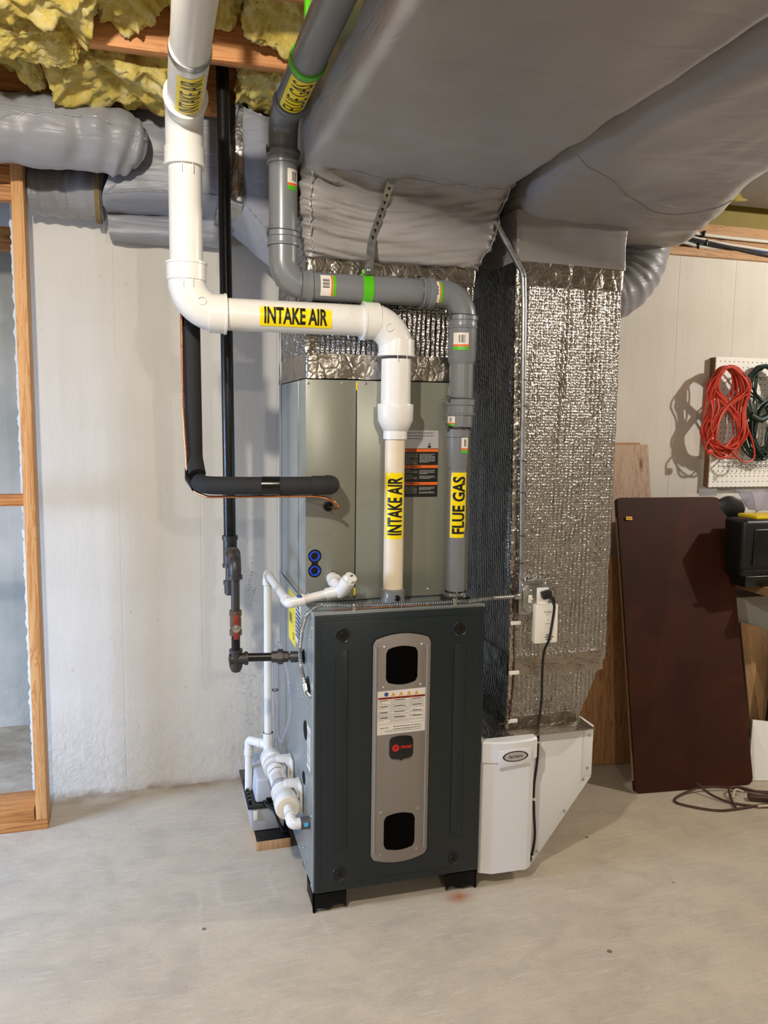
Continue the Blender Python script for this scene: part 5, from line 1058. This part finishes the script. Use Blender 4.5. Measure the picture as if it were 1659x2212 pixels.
# cord coils: many long drooping loops with a crossing
def coil(name, cx, cy, cz, hw, hh, n, r, mat, tag, seed, cross=.6):
    rnd = random.Random(seed); P = []
    for k in range(n):
        a0 = rnd.uniform(-.12, .12); w1 = hw*rnd.uniform(.55, 1.0); w2 = hw*rnd.uniform(.5, 1.05); h1 = hh*rnd.uniform(.92, 1.02); ox = rnd.uniform(-.5, .5)*hw*.35; dy = rnd.uniform(-1.1, 1.1)
        fig8 = rnd.random() < cross; bot = -hh*rnd.uniform(.78, 1.05)
        s = -1 if fig8 else 1
        P += [(cx+ox*.4-w1*.3, cy+dy, cz+hh*.96), (cx+ox*.3+w1*.35, cy+dy*.8, cz+h1*.93), (cx+ox+w1*.8, cy+dy, cz+hh*.5), (cx+ox+w1*(.28*s if fig8 else .72), cy+dy*.5, cz+.02*hh), (cx+ox+w2*.8*s, cy+dy, cz+bot*.6), (cx+ox+w2*.3*s, cy-dy, cz+bot), (cx+ox-w2*.35*s, cy-dy, cz+bot*.97), (cx+ox-w2*.9*s, cy-dy*.6, cz+bot*.55), (cx+ox-w1*(.3*s if fig8 else .8), cy-dy*.4, cz+.05*hh), (cx+ox-w1*.85, cy+dy*.7, cz+hh*.5)]
    q = MB(); q.tube(spline(P, 7), r, 8); return q, name, mat, tag
RC = thing('red_extension_cord', (84.5, 34, 53), 'red extension cord looped in a big bundle on the pegboard', 'cord')
coil('cord', 81.8, 34.4, 61.2, 5.0, 7.9, 22, .17, 'redc', None, 3, .45)[0].build('cord', M['redc'], RC)
q = MB(); q.tube(spline([(78.5, 33.6, 56.5), (77.2, 33.4, 55), (77.5, 33.2, 53.8)], 5), .18, 8); q.box((77.3, 32.9, 53.4), (78.5, 33.5, 54.3), .15); q.build('plug', M['redc'], RC)
q = MB(); q.tube(spline([(82.5, 33.6, 54.5), (85, 33.2, 52.2), (87.5, 33.2, 52.8), (87.2, 33.6, 56), (85.6, 34, 60), (86, 34, 64)], 6), .17, 8); q.build('loose_loop', M['redc'], RC)
GC = thing('green_extension_cord', (89.5, 34.4, 53), 'dark green extension cord bundle hanging right of the red one', 'cord')
coil('cord', 90.4, 34.9, 61.2, 5.2, 8.4, 22, .16, 'greenc', None, 11, .4)[0].build('cord', M['greenc'], GC)
q = MB(); q.tube(spline([(86.5, 33.5, 60.6), (88.5, 33.3, 59.8), (91, 33.2, 60.8), (93, 33.4, 60)], 6), .6, 10); q.build('tied_middle', M['greenc'], GC)
q = MB(); q.tube(spline([(84.6, 36.9, 67.3), (84.6, 35.5, 67.2), (84.6, 33.4, 67.4), (84.6, 32.9, 68.2)], 5), .14, 8); q.build('peg_hook', M['chrome'], tag=('metal peg hook carrying the red extension cord', 'hook'))
q = MB(); q.tube(spline([(90.2, 36.9, 67.5), (90.2, 35.5, 67.4), (90.2, 33.4, 67.6), (90.2, 32.9, 68.4)], 5), .14, 8); q.build('peg_hook', M['chrome'], tag=('metal peg hook carrying the dark green extension cord', 'hook'))
# bench things at the right edge
slab('plywood_sheet', [(84.6, 25.0, .1), (90.5, 24.0, .1), (89.0, 29, 22), (82.2, 27.5, 24.0)], .4, 'ply', ('plywood offcut leaning behind the table top at the right edge', 'board'))
slab('framed_panel', [(84.4, 22.5, .1), (92, 21.5, .1), (93, 25, 20.5), (87.0, 24.0, 20.5)], .6, 'bin', ('black glossy panel leaning at the right edge, behind the white board', 'panel'))
slab('white_board', [(76.6, 16.8, .1), (81.0, 15.6, .1), (84.6, 21.2, 7.8), (80.9, 21.6, 8.4)], .5, 'whiteb', ('white board standing low beside the foot of the table top', 'board'))
BN = thing('tool_case', (84, 22, 32), 'black plastic tool case with a yellow lid strip, on the bench at right edge', 'case')
taper((75.4, 20.2, 33.6), (96, 24.9, 43.4), -.25, .8).build('case_body', M['bin'], BN)
taper((76.6, 20.5, 31.9), (95, 24.3, 33.9), -.3, .25).build('case_base', M['dlatch'], BN)
MB().box((77.2, 19.8, 35.6), (94, 20.2, 41.8), .18, 3).build('case_panel', M['dlatch'], BN)
MB().box((75.2, 19.8, 34.6), (96.2, 20.3, 35.1), .15, 2).build('rim', M['bin'], BN)
MB().box((78.0, 20.6, 43.3), (95, 25.2, 43.9), .2, 2).build('yellow_lid', M['yel'], BN)
q = MB(); q.lathe((79.3, 28.4, 43.9), (.3, 1, 0), [(0, 2.2), (.2, 2.5), (1.0, 2.5), (1.2, 2.2)], 32); q.build('black_wheel', M['bin'], tag=('black round wheel peeking up behind the top of the tool case', 'wheel'))
BS = thing('bench_shelf', (90, 27, 0), 'shadowed bench carrying the black tool case at the right edge', 'shelf')
MB().box((80.4, 17.6, 30.4), (100, 37.5, 31.9), .08).build('shelf_board', M['tan'], BS)
MB().box((99, 25, 0), (100, 37, 30.4), .05).build('side_support', M['tan'], BS)
MB().box((81.5, 29.4, 3), (98, 36.8, 28), .2).build('storage_box', M['gsheet'], tag=('grey box in the dark under the bench at the right edge', 'box'))
CT = thing('clear_scoop', (88, 33, 43), 'clear plastic scoop standing on the bench at the right edge', 'scoop')
q = MB(); q.skin([[q.b.verts.new(p) for p in A] for A in (((86.4, 32, 46.8), (93, 32, 46.8), (93, 36, 46.8), (86.4, 36, 46.8)), ((88.6, 33, 43.2), (92, 33, 43.2), (92, 35, 43.2), (88.6, 35, 43.2)), ((88.7, 33.1, 43.3), (91.9, 33.1, 43.3), (91.9, 34.9, 43.3), (88.7, 34.9, 43.3)), ((86.6, 32.1, 46.8), (92.9, 32.1, 46.8), (92.9, 35.9, 46.8), (86.6, 35.9, 46.8)))], False); q.build('scoop_body', M['clear'], CT)
q = MB(); q.tube(spline([(90.6, 34, 43.2), (89.4, 33.6, 43.0), (87.4, 33, 41.6), (86.4, 33, 41.0)], 5), .16, 8); q.build('handle', M['chrome'], CT)
MB().box((78.7, 36.2, 45.6), (82.4, 36.4, 47.0), .02).build('clear_sheet', M['clear'], tag=('small clear plastic sheet showing above the corner of the table top', 'sheet'))
# cord on the floor
FC = thing('floor_cord', (67, 11, 0), 'brown flat lamp cord coiled on the concrete in front of the table top', 'cord')
q = MB(); fl = [(80, 8.5, .2), (74, 9, .2), (69, 8.8, .25), (64.5, 9.2, .2), (60.8, 11.8, .2), (60.0, 13.6, .2), (62.5, 15.0, .3), (66, 15.2, .9), (70, 14.8, .6), (76, 12.6, .2), (82, 11, .2)]
q.tube(spline(fl, 8), .19, 8); q.tube(spline([(65.6, 15.6, 1.4), (66.6, 13.2, .5), (68.2, 10.8, .25), (71, 9.0, .2), (75, 7.6, .2), (80, 7, .2)], 8), .19, 8); q.tube(spline([(67.6, 8.9, .3), (68.8, 11.4, .4), (70.2, 13.6, 1.0), (72.5, 13.8, .8), (76, 11.8, .3), (82, 10.2, .2)], 8), .19, 8)
q.build('cord', M['brownc'], FC); q = MB(); q.tube(spline([(69.2, 11.6, .5), (70.8, 13.0, 1.0), (72.0, 12.6, .7)], 6), .16, 8); q.tube([(71.2, 8.4, .42), (80, 7.4, .35)], .2, 8); q.build('light_wire', M['ltan'], FC)
MB().box((71.5, 9.6, .1), (76.0, 10.9, 1.0), .25, 3, Matrix.Rotation(-.45, 3, 'Z')).build('cord_switch', M['brownc'], FC)
# cables stapled along the plates over the wall
def cable(pts, r, mat, lab):
    q = MB(); q.tube(spline(pts, 8), r, 10); q.build('wall_cable', M[mat], tag=(lab, 'cable', 'cables stapled along the top of the right-hand wall'))
cy_ = W+.2
cable([(60, cy_, 92.2), (72, cy_-.3, 92.9), (78, cy_-.4, 92.5), (86, cy_-.4, 92.3), (100, cy_-.4, 92.2)], .3, 'whitec', 'uppermost white cable stapled above the right-hand wall')
cable([(60, cy_, 91.8), (73, cy_-.35, 92.0), (80, cy_-.4, 91.4), (88, cy_-.4, 90.9), (100, cy_-.4, 90.3)], .24, 'whitec', 'second white cable, just under the uppermost one')
cable([(66, cy_-.5, 93.2), (72.4, cy_-.9, 92.2), (76, cy_-.9, 91.3), (80, cy_-.9, 90.9), (86, cy_-.9, 90.1), (92, cy_-.9, 89.5), (100, cy_-.9, 89.2)], .32, 'blackc', 'thick black cable drooping across the others over the right-hand wall')
cable([(66, cy_-.5, 92.8), (72.2, cy_-.8, 91.8), (76, cy_-.8, 90.9), (82, cy_-.8, 90.7), (92, cy_-.8, 89.9), (100, cy_-.8, 89.6)], .2, 'blackc', 'thin black cable bundled beside the thick black one')
cable([(66, cy_-.5, 92.5), (72.3, cy_-.7, 91.6), (75.5, cy_-.7, 90.9), (79, cy_-.7, 90.8), (84, cy_-.7, 90.4), (100, cy_-.6, 90.2)], .16, 'bluec', 'blue network cable among the black cables over the wall')
cable([(60, cy_-.6, 91.2), (72, cy_-.6, 91.0), (77, cy_-.6, 90.3), (82, cy_-.6, 89.8), (90, cy_-.6, 89.3), (100, cy_-.6, 89.2)], .34, 'greyc', 'lowest grey cable stapled along the sill plate')
for x, z in ((77.6, 92.5), (78.2, 91.0), (76.6, 90.3)):
    MB().box((x-.14, cy_-1.3, z-.5), (x+.14, cy_+.2, z+.5), .05).build('cable_staple', M['blackc'], tag=({92.5: 'black staple holding the uppermost white cable', 91.0: 'black staple holding the black cable bundle', 90.3: 'black staple holding the lowest grey cable'}[z], 'staple', 'cable staples over the wall'))
for o in bpy.data.objects:
    if '_o' in o: del o['_o']
